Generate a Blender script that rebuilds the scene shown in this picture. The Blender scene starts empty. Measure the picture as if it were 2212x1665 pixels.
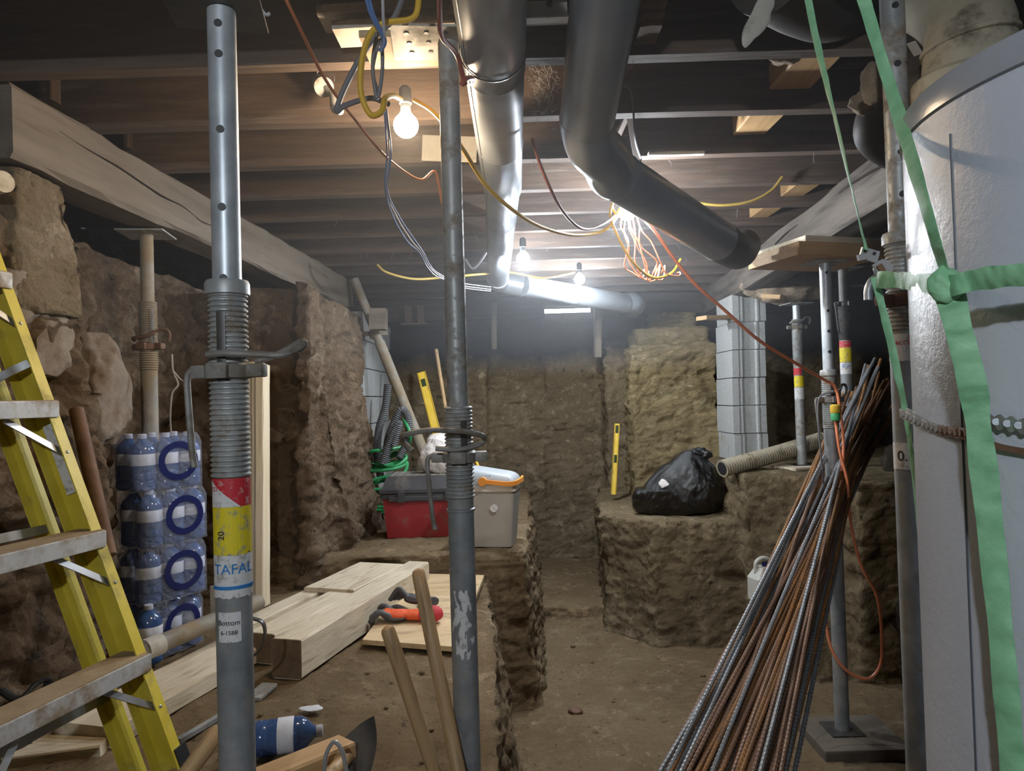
import bpy, bmesh, math, random
from mathutils import Vector, Matrix, noise
random.seed(7)
R = math.radians
V = Vector
# ------------------------------------------------------------------ camera, world, exposure
FPX = 1550.0; CX, CY = 1106.0, 832.5; CAMZ = 1.5
ROLL = 0.029; PITCH = R(1.09)
scene = bpy.context.scene
C = scene.collection
cam_d = bpy.data.cameras.new('camera'); cam = bpy.data.objects.new('camera', cam_d); C.objects.link(cam)
cam_d.sensor_width = 36; cam_d.lens = FPX * 36 / 2212; cam_d.clip_start = 0.02
fw = V((0, math.cos(PITCH), math.sin(PITCH)))
rt = V((math.cos(ROLL), 0, -math.sin(ROLL)))
rt = (rt - fw * rt.dot(fw)).normalized(); up = rt.cross(fw)
cam.matrix_world = Matrix(((rt.x, up.x, -fw.x, 0), (rt.y, up.y, -fw.y, 0), (rt.z, up.z, -fw.z, CAMZ), (0, 0, 0, 1)))
scene.camera = cam
def W(px, py, Y):
    """the point at depth Y (metres ahead) seen at photo pixel px, py"""
    d = rt * ((px - CX) / FPX) + up * ((CY - py) / FPX) + fw
    d = d * (Y / d.y)
    return V((d.x, d.y, d.z + CAMZ))
def WZ(px, py, z):
    """where the ray through a pixel meets height z"""
    d = rt * ((px - CX) / FPX) + up * ((CY - py) / FPX) + fw
    d = d * ((z - CAMZ) / d.z)
    return V((d.x, d.y, z))
w = bpy.data.worlds.new('world'); scene.world = w; w.use_nodes = True
w.node_tree.nodes['Background'].inputs[0].default_value = (0.55, 0.62, 0.75, 1)
w.node_tree.nodes['Background'].inputs[1].default_value = 0.05
scene.view_settings.view_transform = 'Standard'; scene.view_settings.look = 'None'
scene.view_settings.exposure = 1.15; scene.view_settings.gamma = 1
scene.view_settings.use_curve_mapping = False
cy = scene.cycles; cy.max_bounces = 7; cy.diffuse_bounces = 3; cy.glossy_bounces = 3; cy.transmission_bounces = 7; cy.transparent_max_bounces = 12; cy.volume_bounces = 0
WARM, COOL = (1.0, 0.76, 0.50), (0.86, 0.93, 1.0)
# bulb position, colour, watts (light power)
BULBS = [
    (W(877, 268, 2.02), WARM, 9, 'glowing warm bulb on the yellow cord, left of the long round duct'),
    (W(1355, 455, 2.80), COOL, 34, 'glowing cool white bulb under the slanting branch duct beside the orange cord'),
    (W(1130, 557, 3.80), COOL, 36, 'glowing cool white bulb close to the right side of the long straight duct'),
    (W(1252, 602, 4.75), COOL, 36, 'farthest glowing cool bulb above the low cross duct by the back wall'),
    (V((-0.30, -0.85, 2.24)), COOL, 52, 'cool white work bulb hung behind the viewpoint, outside the photo'),
]
def add_light(loc, col, power, name):
    l = bpy.data.lights.new(name, 'POINT'); l.energy = power; l.color = col; l.shadow_soft_size = 0.035
    o = bpy.data.objects.new(name, l); o.location = loc; C.objects.link(o); return o

# ------------------------------------------------------------------ helpers
def frame(p0, p1, upv=(0, 0, 1)):
    x = (V(p1) - V(p0)); L = x.length; x.normalize(); u = V(upv)
    if abs(x.dot(u.normalized())) > .98: u = V((0, 1, 0))
    y = u.cross(x).normalized(); z = x.cross(y)
    m = Matrix(((x.x, y.x, z.x, p0[0]), (x.y, y.y, z.y, p0[1]), (x.z, y.z, z.z, p0[2]), (0, 0, 0, 1)))
    return m, L
def catmull(P, n=8):
    P = [V(p) for p in P]
    if len(P) < 3: return P
    out = []
    Q = [P[0] * 2 - P[1]] + P + [P[-1] * 2 - P[-2]]
    for i in range(1, len(Q) - 2):
        a, b, c, d = Q[i - 1], Q[i], Q[i + 1], Q[i + 2]
        for k in range(n):
            t = k / n
            out.append(0.5 * ((2 * b) + (c - a) * t + (2 * a - 5 * b + 4 * c - d) * t * t + (3 * b - a - 3 * c + d) * t ** 3))
    out.append(P[-1]); return out
class MB:
    def __init__(s): s.v = []; s.f = []; s.sm = []
    def add(s, v, f, sm=False, M=None):
        o = len(s.v)
        s.v += [(M @ V(p)) if M else V(p) for p in v]
        s.f += [tuple(i + o for i in q) for q in f]; s.sm += [sm] * len(f); return s
    def box(s, a, b, M=None, ch=0.0):
        x0, y0, z0 = a; x1, y1, z1 = b
        if ch > 0:
            bm = bmesh.new(); bmesh.ops.create_cube(bm, size=1)
            for v in bm.verts:
                v.co = V(((x0 + x1) / 2 + v.co.x * (x1 - x0), (y0 + y1) / 2 + v.co.y * (y1 - y0), (z0 + z1) / 2 + v.co.z * (z1 - z0)))
            bmesh.ops.bevel(bm, geom=bm.edges[:], offset=ch, segments=2, affect='EDGES', profile=.6)
            bm.verts.index_update()
            s.add([v.co.copy() for v in bm.verts], [[v.index for v in f.verts] for f in bm.faces], False, M); bm.free(); return s
        v = [(x0, y0, z0), (x1, y0, z0), (x1, y1, z0), (x0, y1, z0), (x0, y0, z1), (x1, y0, z1), (x1, y1, z1), (x0, y1, z1)]
        return s.add(v, [(0, 3, 2, 1), (4, 5, 6, 7), (0, 1, 5, 4), (1, 2, 6, 5), (2, 3, 7, 6), (3, 0, 4, 7)], False, M)
    def bar(s, p0, p1, wd, ht, upv=(0, 0, 1), ch=0.0):
        M, L = frame(p0, p1, upv); return s.box((0, -wd / 2, -ht / 2), (L, wd / 2, ht / 2), M, ch)
    def prism(s, poly, z0, z1, M=None):
        n = len(poly); a = sum(poly[i][0] * poly[(i + 1) % n][1] - poly[(i + 1) % n][0] * poly[i][1] for i in range(n))
        if a < 0: poly = poly[::-1]
        v = [(x, y, z0) for x, y in poly] + [(x, y, z1) for x, y in poly]
        return s.add(v, [tuple(range(n))[::-1], tuple(range(n, 2 * n))] + [(i, (i + 1) % n, n + (i + 1) % n, n + i) for i in range(n)], False, M)
    def taper(s, pb, pt, z0, z1, M=None):
        n = len(pb)
        v = [(x, y, z0) for x, y in pb] + [(x, y, z1) for x, y in pt]
        return s.add(v, [tuple(range(n))[::-1], tuple(range(n, 2 * n))] + [(i, (i + 1) % n, n + (i + 1) % n, n + i) for i in range(n)], False, M)
    def lathe(s, prof, seg=24, M=None, caps=True, sm=True, wob=0.0):
        v = []; f = []; n = len(prof)
        for i, (r, z) in enumerate(prof):
            for k in range(seg):
                a = 2 * math.pi * k / seg
                rr = r * (1 + wob * noise.noise(V((math.cos(a) * 1.5, math.sin(a) * 1.5, z * 9))))
                v.append((rr * math.cos(a), rr * math.sin(a), z))
        for i in range(n - 1):
            for k in range(seg):
                k2 = (k + 1) % seg; f.append((i * seg + k, i * seg + k2, (i + 1) * seg + k2, (i + 1) * seg + k))
        if caps: f.append(tuple(range(seg))[::-1]); f.append(tuple((n - 1) * seg + k for k in range(seg)))
        return s.add(v, f, sm, M)
    def cyl(s, p0, p1, r, seg=20, r2=None, caps=True):
        x = V(p1) - V(p0); L = x.length; q = x.to_track_quat('Z', 'Y').to_matrix().to_4x4(); q.translation = V(p0)
        return s.lathe([(r, 0), (r if r2 is None else r2, L)], seg, q, caps)
    def tube(s, P, r, seg=8, n=8, caps=True, smooth=True, flat=None, twist=0.0, side0=None):
        P = catmull(P, n) if smooth else [V(p) for p in P]
        v = []; f = []; N = len(P); side = None
        for i, p in enumerate(P):
            t = (P[min(i + 1, N - 1)] - P[max(i - 1, 0)]).normalized()
            if side is None:
                side = V(side0) if side0 else t.cross(V((0, 0, 1)) if abs(t.z) < .9 else V((0, 1, 0)))
            side = (side - t * side.dot(t)).normalized(); oth = t.cross(side)
            rr = r(i / (N - 1)) if callable(r) else r
            tw = twist * i / (N - 1)
            for k in range(seg):
                a = 2 * math.pi * (k + .5) / seg
                c, d = math.cos(a) * rr, math.sin(a) * rr * (flat if flat else 1)
                v.append(p + side * (c * math.cos(tw) - d * math.sin(tw)) + oth * (c * math.sin(tw) + d * math.cos(tw)))
        for i in range(N - 1):
            for k in range(seg):
                k2 = (k + 1) % seg; f.append((i * seg + k, i * seg + k2, (i + 1) * seg + k2, (i + 1) * seg + k))
        if caps: f.append(tuple(range(seg))[::-1]); f.append(tuple((N - 1) * seg + k for k in range(seg)))
        return s.add(v, f, True)
    def blob(s, c, rad, sub=3, amp=0.1, sc=6, M=None, fn=None, seed=0):
        bm = bmesh.new(); bmesh.ops.create_icosphere(bm, subdivisions=sub, radius=1)
        out = []
        for v in bm.verts:
            d = v.co.normalized(); p = V((d.x * rad[0], d.y * rad[1], d.z * rad[2]))
            k = 1 + amp * noise.fractal(p * sc + V((seed, seed * 2, 0)), 1, 2, 4)
            p = p * k
            if fn: p = fn(p, d)
            out.append(p + V(c))
        bm.verts.index_update()
        s.add(out, [[v.index for v in f.verts] for f in bm.faces], True, M); bm.free(); return s
    def sub(s, other, M=None): return s.add(other.v, other.f, False, M)
    def mesh(s, name, m):
        me = bpy.data.meshes.new(name); me.from_pydata([tuple(p) for p in s.v], [], s.f)
        me.polygons.foreach_set('use_smooth', s.sm); me.materials.append(m); me.update()
        if any(s.sm): me.set_sharp_from_angle(angle=R(38))
        return me
    def build(s, name, m, parent=None, M=None, recenter=True):
        """parts: vertices are in the parent's frame; top level: origin goes to the base centre"""
        if parent is None and M is None and recenter and s.v:
            xs = [p.x for p in s.v]; ys = [p.y for p in s.v]; zs = [p.z for p in s.v]
            o0 = V(((min(xs) + max(xs)) / 2, (min(ys) + max(ys)) / 2, min(zs)))
            s.v = [p - o0 for p in s.v]; M = Matrix.Translation(o0)
        o = bpy.data.objects.new(name, s.mesh(name, m)); C.objects.link(o)
        if M is not None: o.matrix_basis = M
        if parent is not None: o.parent = parent
        return o
def tag(o, label, cat, group=None, kind=None):
    o['label'] = label; o['category'] = cat
    if group: o['group'] = group
    if kind: o['kind'] = kind
    return o
def thing(name, label, cat, loc=(0, 0, 0), rz=0.0, group=None, M=None):
    o = bpy.data.objects.new(name, None); o.empty_display_size = .05; C.objects.link(o)
    if M is not None: o.matrix_basis = M
    else: o.location = loc; o.rotation_euler = (0, 0, rz)
    return tag(o, label, cat, group)
def copy_tree(o, parent=None):
    c = o.copy(); C.objects.link(c); c.parent = parent
    for ch in [x for x in CH.get(o.name, [])]: copy_tree(ch, c)
    CH[c.name] = [x for x in C.objects if x.parent == c]
    return c
CH = {}
def register(o):
    CH[o.name] = [x for x in C.objects if x.parent == o]
    for x in CH[o.name]: register(x)
def struct(o, kind='structure'): o['kind'] = kind; return o

# ------------------------------------------------------------------ materials
def srgb(c):
    if isinstance(c, str): c = tuple(int(c[i:i + 2], 16) / 255 for i in (0, 2, 4))
    return tuple((x / 12.92 if x <= .04045 else ((x + .055) / 1.055) ** 2.4) for x in c) + (1,)
def mat(name, c1, c2=None, rough=.6, metal=0.0, sc=6, stretch=(1, 1, 1), bump=.2, bsc=30, dirt=None, dirt_amt=.5, dirt_sc=9, spec=.5,
        rough2=None, trans=0.0, bdist=.004, coat=0.0, lo=.35, hi=.65, detail=6, bstretch=None):
    m = bpy.data.materials.new(name); m.use_nodes = True; nt = m.node_tree; N = nt.nodes; L = nt.links
    b = N['Principled BSDF']
    tc = N.new('ShaderNodeTexCoord'); mp = N.new('ShaderNodeMapping'); mp.inputs['Scale'].default_value = stretch
    L.new(tc.outputs['Object'], mp.inputs[0])
    def nz(scale, det=detail, vec=None, rg=.6):
        n = N.new('ShaderNodeTexNoise'); n.inputs['Scale'].default_value = scale; n.inputs['Detail'].default_value = det
        n.inputs['Roughness'].default_value = rg
        L.new((vec or mp).outputs[0], n.inputs['Vector']); return n
    def ramp(src, a, b_):
        r = N.new('ShaderNodeMapRange'); r.inputs['From Min'].default_value = a; r.inputs['From Max'].default_value = b_
        L.new(src, r.inputs['Value']); return r.outputs[0]
    def mix(f, A, B):
        x = N.new('ShaderNodeMix'); x.data_type = 'RGBA'; L.new(f, x.inputs[0])
        for i, q in ((6, A), (7, B)):
            if hasattr(q, 'links'): L.new(q, x.inputs[i])
            else: x.inputs[i].default_value = q
        return x.outputs[2]
    col = srgb(c1)
    n1 = nz(sc)
    if c2: col = mix(ramp(n1.outputs['Fac'], lo, hi), srgb(c1), srgb(c2))
    if dirt:
        n2 = nz(dirt_sc, 8, tc if False else mp, .65)
        fac = ramp(n2.outputs['Fac'], 1 - dirt_amt - .06, 1 - dirt_amt + .10)
        col = mix(fac, col, srgb(dirt))
        rr = N.new('ShaderNodeMix'); L.new(fac, rr.inputs[0]); rr.inputs[2].default_value = rough; rr.inputs[3].default_value = .9
        L.new(rr.outputs[0], b.inputs['Roughness'])
        if metal:
            mm = N.new('ShaderNodeMix'); L.new(fac, mm.inputs[0]); mm.inputs[2].default_value = metal; mm.inputs[3].default_value = 0
            L.new(mm.outputs[0], b.inputs['Metallic'])
    else:
        if rough2 is not None:
            rr = N.new('ShaderNodeMix'); L.new(n1.outputs['Fac'], rr.inputs[0]); rr.inputs[2].default_value = rough; rr.inputs[3].default_value = rough2
            L.new(rr.outputs[0], b.inputs['Roughness'])
        else: b.inputs['Roughness'].default_value = rough
        b.inputs['Metallic'].default_value = metal
    if hasattr(col, 'links'): L.new(col, b.inputs['Base Color'])
    else: b.inputs['Base Color'].default_value = col
    b.inputs['Specular IOR Level'].default_value = spec
    b.inputs['Transmission Weight'].default_value = trans
    b.inputs['Coat Weight'].default_value = coat
    if bump:
        bp = N.new('ShaderNodeBump'); bp.inputs['Strength'].default_value = bump; bp.inputs['Distance'].default_value = bdist
        v = mp
        if bstretch: v = N.new('ShaderNodeMapping'); v.inputs['Scale'].default_value = bstretch; L.new(tc.outputs['Object'], v.inputs[0])
        n3 = nz(bsc, 8, v, .65); L.new(n3.outputs['Fac'], bp.inputs['Height']); L.new(bp.outputs[0], b.inputs['Normal'])
    return m
def earth_mat(name, ca, cb, cc, dark, s=1.0, layered=False, band=None):
    m = bpy.data.materials.new(name); m.use_nodes = True; nt = m.node_tree; N = nt.nodes; L = nt.links; b = N['Principled BSDF']
    tc = N.new('ShaderNodeTexCoord'); mp = N.new('ShaderNodeMapping'); L.new(tc.outputs['Object'], mp.inputs[0])
    mp.inputs['Scale'].default_value = (1, 1, 2.2 if layered else 1.0)
    def nz(scale, det=8, rg=.6, dist=0):
        n = N.new('ShaderNodeTexNoise'); n.inputs['Scale'].default_value = scale; n.inputs['Detail'].default_value = det
        n.inputs['Roughness'].default_value = rg; n.inputs['Distortion'].default_value = dist
        L.new(mp.outputs[0], n.inputs['Vector']); return n.outputs['Fac']
    def rg(src, a, b_):
        r = N.new('ShaderNodeMapRange'); r.inputs['From Min'].default_value = a; r.inputs['From Max'].default_value = b_; L.new(src, r.inputs['Value']); return r.outputs[0]
    def mix(f, A, B):
        x = N.new('ShaderNodeMix'); x.data_type = 'RGBA'; L.new(f, x.inputs[0])
        for i, q in ((6, A), (7, B)):
            if hasattr(q, 'links'): L.new(q, x.inputs[i])
            else: x.inputs[i].default_value = q
        return x.outputs[2]
    E_ = lambda h_: srgb(tuple(min(1, int(h_[i:i + 2], 16) / 255 * 1.11) for i in (0, 2, 4)))
    col = mix(rg(nz(1.7 * s), .38, .62), E_(ca), E_(cb))
    col = mix(rg(nz(6 * s, 9, .7, .4), .52, .68), col, E_(cc))
    col = mix(rg(nz(16 * s, 9, .78), .57, .66), col, srgb(dark))
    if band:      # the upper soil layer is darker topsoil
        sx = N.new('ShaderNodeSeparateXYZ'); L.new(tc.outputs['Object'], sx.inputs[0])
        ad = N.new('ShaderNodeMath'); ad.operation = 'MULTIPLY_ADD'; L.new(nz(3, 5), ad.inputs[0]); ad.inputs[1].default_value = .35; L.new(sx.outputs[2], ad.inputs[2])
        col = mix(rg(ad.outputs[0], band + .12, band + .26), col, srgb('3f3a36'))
    L.new(col, b.inputs['Base Color']); b.inputs['Roughness'].default_value = .92; b.inputs['Specular IOR Level'].default_value = .25
    b1 = N.new('ShaderNodeBump'); b1.inputs['Strength'].default_value = .9; b1.inputs['Distance'].default_value = .032; b1.inputs['Strength'].default_value = 1
    L.new(rg(nz(13, 10, .68, .15), .32, .6), b1.inputs['Height'])
    b2 = N.new('ShaderNodeBump'); b2.inputs['Strength'].default_value = .8; b2.inputs['Distance'].default_value = .018; b2.inputs['Strength'].default_value = 1
    L.new(nz(38, 8, .75), b2.inputs['Height']); L.new(b1.outputs[0], b2.inputs['Normal']); L.new(b2.outputs[0], b.inputs['Normal'])
    return m
def emit(name, col, s):
    m = bpy.data.materials.new(name); m.use_nodes = True; nt = m.node_tree; nt.nodes.clear()
    e = nt.nodes.new('ShaderNodeEmission'); e.inputs[0].default_value = col + (1,); e.inputs[1].default_value = s
    o = nt.nodes.new('ShaderNodeOutputMaterial'); nt.links.new(e.outputs[0], o.inputs[0]); return m
M = {}
M['earth'] = earth_mat('packed_earth', '75664f', '8a795d', '9f8f74', '463a2d')
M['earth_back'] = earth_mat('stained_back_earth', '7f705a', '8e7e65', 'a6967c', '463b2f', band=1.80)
M['earth_floor'] = earth_mat('trodden_earth', '7f6b51', '917d61', 'a08d71', '534434')
M['earth_left'] = earth_mat('brown_earth', '6b5948', '7e6b57', '978672', '3f342b')
M['earth_light'] = earth_mat('layered_pale_earth', '91805f', 'a5926d', 'b5a482', '5a4c39', layered=True)
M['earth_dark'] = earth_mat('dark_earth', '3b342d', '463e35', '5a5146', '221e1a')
M['mortar'] = earth_mat('old_mortar', '807058', '93836b', 'a89a84', '5e5040', .8)
M['joist'] = mat('old_joist_wood', '493c33', '5f4d40', rough=.8, sc=7, stretch=(.5, 5, 5), bump=.5, bsc=14, dirt='756a60', dirt_amt=.38, dirt_sc=4)
M['joist_dark'] = mat('sooty_wood', '2e2823', '443a31', rough=.85, sc=5, stretch=(.35, 5, 5), bump=.5, bsc=9)
M['beam'] = mat('grey_old_beam', '665c4f', '7b7063', rough=.8, sc=4, stretch=(.5, 6, 6), bump=.5, bsc=8, dirt='574b3d', dirt_amt=.42, dirt_sc=2)
M['log'] = mat('dark_log_beam', '4f473f', '6b6259', rough=.85, sc=4, stretch=(.5, 6, 6), bump=.7, bsc=7, dirt='332c27', dirt_amt=.47, dirt_sc=2.5)
M['pine'] = mat('new_pine', 'b28d5e', 'c5a276', rough=.6, sc=5, stretch=(.6, 9, 9), bump=.15, bsc=14)
M['pine_white'] = mat('pale_pine', 'd9c6a5', 'e8dac0', rough=.6, sc=5, stretch=(.5, 12, 12), bump=.15, bsc=14)
M['board'] = mat('dusty_lumber', 'c6b89f', 'd6cab4', rough=.85, sc=7, stretch=(.9, 7, 7), bump=.35, bsc=16, dirt='a08e74', dirt_amt=.40, dirt_sc=5)
M['board_end'] = mat('dark_cut_end', '5f4d3c', '78634e', rough=.85, sc=20, bump=.4, bsc=60)
M['plywood'] = mat('plywood', 'c6aa82', 'd3ba94', rough=.7, sc=4, stretch=(1, 4, 4), bump=.15, bsc=20, dirt='a18b6d', dirt_amt=.42, dirt_sc=5)
M['handle'] = mat('tool_handle_wood', 'a98a62', 'bd9f76', rough=.5, sc=6, stretch=(8, 8, .8), bump=.1, bsc=10, dirt='8b7358', dirt_amt=.42)
M['galv'] = mat('galvanised_steel', 'aeb6bd', 'c6cdd3', rough=.35, rough2=.5, metal=.45, sc=25, bump=.06, bsc=60, bdist=.002)
M['galv_old'] = mat('weathered_galvanised', '979b9c', 'b2b4b3', rough=.45, metal=.3, sc=18, bump=.3, bsc=50, bdist=.002, dirt='85796a', dirt_amt=.45, dirt_sc=24)
M['galv_dirty'] = mat('mud_covered_steel', '85817a', '989286', rough=.65, metal=.15, sc=14, bump=.4, bsc=40, bdist=.003, dirt='8a7a62', dirt_amt=.53, dirt_sc=8)
M['steel_blue'] = mat('blue_grey_steel', '7f8488', '9ea2a5', rough=.45, metal=.3, sc=16, bump=.3, bsc=50, bdist=.002, dirt='8c887f', dirt_amt=.44, dirt_sc=22)
M['steel_dark'] = mat('dark_steel', '3a3b3d', '56524d', rough=.42, metal=.35, sc=14, bump=.12, bsc=50, bdist=.002)
M['cast'] = mat('cast_iron_collar', '94928d', '7b7872', rough=.55, metal=.2, sc=18, bump=.3, bsc=60, bdist=.002, dirt='6b6052', dirt_amt=.45, dirt_sc=18)
M['rusty'] = mat('rusty_iron', '5e463a', '7b5f4c', rough=.75, metal=.3, sc=14, bump=.4, bsc=50, bdist=.002)
M['duct'] = mat('duct_metal', '858a90', '9da3a9', rough=.38, metal=.5, sc=3, bump=.05, bsc=18, bdist=.003)
M['duct_dark'] = mat('dark_duct_metal', '7d848e', '969da6', rough=.36, metal=.4, sc=3, bump=.08, bsc=14, bdist=.003)
M['clay'] = mat('chalky_pipe', 'a59c87', 'c2baa4', rough=.8, sc=6, bump=.6, bsc=20, dirt='5b5347', dirt_amt=.42, dirt_sc=10)
M['pipe_dark'] = mat('sooty_pipe', '3a3532', '4e4843', rough=.6, metal=.3, sc=5, bump=.4, bsc=15)
M['block'] = mat('concrete_block', 'a4a6a6', 'b4b6b5', rough=.95, sc=60, bump=.6, bsc=140, bdist=.003, dirt='97907f', dirt_amt=.36, dirt_sc=5)
M['stone'] = mat('foundation_stone', '7a6f64', '8e8375', rough=.9, sc=6, bump=.7, bsc=14, bdist=.01, dirt='65523f', dirt_amt=.5, dirt_sc=5)
M['concrete'] = mat('concrete_pad', '564e44', '675e52', rough=.9, sc=10, bump=.5, bsc=40)
M['yellow'] = mat('yellow_fibreglass', 'c9b437', 'd8c64c', rough=.45, sc=10, bump=.08, bsc=40, dirt='968a55', dirt_amt=.40, dirt_sc=8)
M['step'] = mat('painted_aluminium_step', 'b9bcbf', 'cccfd0', rough=.45, metal=.2, sc=10, bump=.2, bsc=40, dirt='8a7860', dirt_amt=.48, dirt_sc=9)
M['step_top'] = mat('muddy_tread', '8f7b60', 'a08c70', rough=.9, sc=20, bump=.6, bsc=60, bdist=.004)
M['alu'] = mat('aluminium', 'a8abae', 'bcbfc1', rough=.4, metal=.8, sc=10, bump=.1, bsc=40)
M['tank'] = mat('grey_enamel', 'b4bac6', 'bec4cf', rough=.22, sc=3, bump=.6, bsc=90, bdist=.002, spec=.5)
M['tank_lid'] = mat('grey_lid', '8e9299', '9da1a8', rough=.22, sc=3, bump=.3, bsc=70, bdist=.0012)
M['seam'] = mat('dark_seam', '4b4f58', rough=.5, bump=0)
M['tape'] = mat('green_tape', '72ab80', '8fc49a', rough=.55, sc=22, bump=.5, bsc=30, bdist=.004)
M['orange'] = mat('orange_cord', 'ff9c72', rough=.4, bump=0)
M['orange_dull'] = mat('dull_orange_cord', 'b56f48', rough=.5, bump=0)
M['ycord'] = mat('yellow_cord', 'd9ae2c', rough=.4, bump=0)
M['ycord_dull'] = mat('dusty_yellow_cord', 'a58c44', rough=.55, bump=0)
M['red_cord'] = mat('red_cord', '9c4a3c', rough=.45, bump=0)
M['maroon'] = mat('maroon_cord', '74453f', rough=.5, bump=0)
M['blue_wire'] = mat('blue_wire', '5d7fb6', rough=.45, bump=0)
M['white_wire'] = mat('white_wire', 'b9bac0', rough=.45, bump=0)
M['grey_wire'] = mat('grey_wire', '6c6f75', rough=.5, bump=0)
M['black'] = mat('black_rubber', '1c1c1e', '29292b', rough=.5, sc=20, bump=.1)
M['bin'] = mat('black_bin_bag', '060607', '0a0a0c', rough=.11, sc=10, bump=1.0, bsc=14, bdist=.02, spec=.9, bstretch=(1, 1, .6))
M['bag'] = mat('translucent_bag', 'd6cfc9', 'e2dcd8', rough=.35, sc=8, bump=.9, bsc=14, bdist=.02, trans=.15)
M['red_box'] = mat('red_plastic', '9a2c34', 'a8343c', rough=.45, sc=6, bump=.1, dirt='8b6a60', dirt_amt=.40, dirt_sc=7)
M['black_lid'] = mat('dusty_black_plastic', '34353a', '44454a', rough=.5, sc=8, bump=.1, dirt='6f675d', dirt_amt=.42, dirt_sc=6)
M['lid_top'] = mat('dusty_grey_plastic', '6d6a64', '7e7b74', rough=.7, sc=8, bump=.15)
M['cool_body'] = mat('cooler_grey', 'a49e97', 'afaaa3', rough=.5, sc=5, bump=.05, dirt='8b7d6c', dirt_amt=.34)
M['cool_lid'] = mat('cooler_white', 'cdc9c0', 'd8d4cc', rough=.45, sc=5, bump=.05)
M['cool_top'] = mat('cooler_lightgrey', '9aa0a6', 'a6acb1', rough=.45, sc=5, bump=.05)
M['orange_pl'] = mat('orange_plastic', 'e8933a', rough=.45, bump=0)
M['green_hose'] = mat('green_hose', '2f8a54', '3b9c60', rough=.45, sc=9, bump=.05)
M['hose'] = mat('grey_hose', '4b4d50', '5d5f61', rough=.6, sc=9, bump=.1)
M['corr'] = mat('corrugated_pipe', '8f8672', '9f957f', rough=.8, sc=9, bump=.4, bsc=40, dirt='665b49', dirt_amt=.45)
M['level'] = mat('yellow_level', 'dcb73a', 'e6c450', rough=.5, sc=12, bump=.05, dirt='a98e4a', dirt_amt=.36)
M['glass_dark'] = mat('vial', '3c4630', rough=.2, bump=0)
M['rebar_r'] = mat('rusty_rebar', '9c6f3f', '6f5442', rough=.7, metal=.15, sc=7, stretch=(1.2, 1.2, 1.2), bump=.3, bsc=80, dirt='b5742f', dirt_amt=.40, dirt_sc=5)
M['rebar_g'] = mat('grey_rebar', '74777b', '94979a', rough=.42, metal=.35, sc=7, bump=.25, bsc=80, dirt='6b5545', dirt_amt=.38, dirt_sc=5)
M['rebar_b'] = mat('brown_rebar', '6b5345', '8b6c57', rough=.55, metal=.25, sc=7, bump=.25, bsc=80, dirt='8f6238', dirt_amt=.36, dirt_sc=5)
M['st_red'] = mat('red_sticker', 'c5303a', rough=.5, bump=0, dirt='c9b8b0', dirt_amt=.40, dirt_sc=70)
M['st_yel'] = mat('yellow_sticker', 'e3cf2a', rough=.5, bump=0, dirt='8a8a88', dirt_amt=.42, dirt_sc=60)
M['st_whi'] = mat('white_sticker', 'd9d9d9', rough=.55, bump=0, dirt='9b968b', dirt_amt=.42, dirt_sc=60)
M['ink_b'] = mat('blue_print', '2f7fc4', rough=.5, bump=0)
M['ink_k'] = mat('black_print', '26262a', rough=.5, bump=0)
M['ink_r'] = mat('red_print', 'c23a3a', rough=.5, bump=0)
M['water'] = mat('blue_water_bottle', '5f84c0', '4a6ca8', rough=.10, sc=6, bump=.1, bsc=25, trans=.55, coat=.5)
M['ring_blue'] = mat('navy_print', '1b2358', rough=.3, bump=.6, bsc=20)
M['cap'] = mat('pale_cap', 'b8bccb', rough=.4, bump=0)
M['paper'] = mat('paper_label', 'c9ccd6', 'd8dae2', rough=.6, sc=40, bump=0)
M['glove_g'] = mat('grey_rubber_glove', '48484c', '5a595c', rough=.6, sc=30, bump=.3, bsc=60)
M['glove_o'] = mat('orange_knit', 'd9532a', 'e6683a', rough=.8, sc=60, bump=.4, bsc=120)
M['glove_r'] = mat('red_cuff', 'c23740', rough=.7, bump=.3, bsc=90)
M['jug'] = mat('white_jug', 'bdbcb4', 'cbcac2', rough=.5, sc=8, bump=.05, dirt='94897a', dirt_amt=.36)
M['web'] = mat('cobweb', 'a0a0a2', rough=.9, bump=0)
M['white_paint'] = mat('dusty_white_metal', 'b9b5ab', 'cac6bc', rough=.6, sc=8, bump=.1, dirt='8c8577', dirt_amt=.4)
M['insul'] = mat('fibrous_debris', '8b7a66', 'a59580', rough=.95, sc=20, bump=1, bsc=50, bdist=.01)
M['sky'] = emit('daylight_slot', (.85, .92, 1.0), 5)
def film():
    m = bpy.data.materials.new('shrink_film'); m.use_nodes = True; nt = m.node_tree; N = nt.nodes; L = nt.links
    b = N['Principled BSDF']; b.inputs['Base Color'].default_value = (.75, .8, .95, 1); b.inputs['Roughness'].default_value = .12
    tr = N.new('ShaderNodeBsdfTransparent'); tr.inputs[0].default_value = (.93, .95, 1, 1)
    mx = N.new('ShaderNodeMixShader'); mx.inputs[0].default_value = .13
    L.new(tr.outputs[0], mx.inputs[1]); L.new(b.outputs[0], mx.inputs[2]); L.new(mx.outputs[0], N['Material Output'].inputs[0])
    tc = N.new('ShaderNodeTexCoord'); n = N.new('ShaderNodeTexNoise'); n.inputs['Scale'].default_value = 22; n.inputs['Distortion'].default_value = 1
    L.new(tc.outputs['Object'], n.inputs[0]); bp = N.new('ShaderNodeBump'); bp.inputs['Distance'].default_value = .02; L.new(n.outputs[0], bp.inputs['Height'])
    L.new(bp.outputs[0], b.inputs['Normal']); return m
M['film'] = film()

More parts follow.
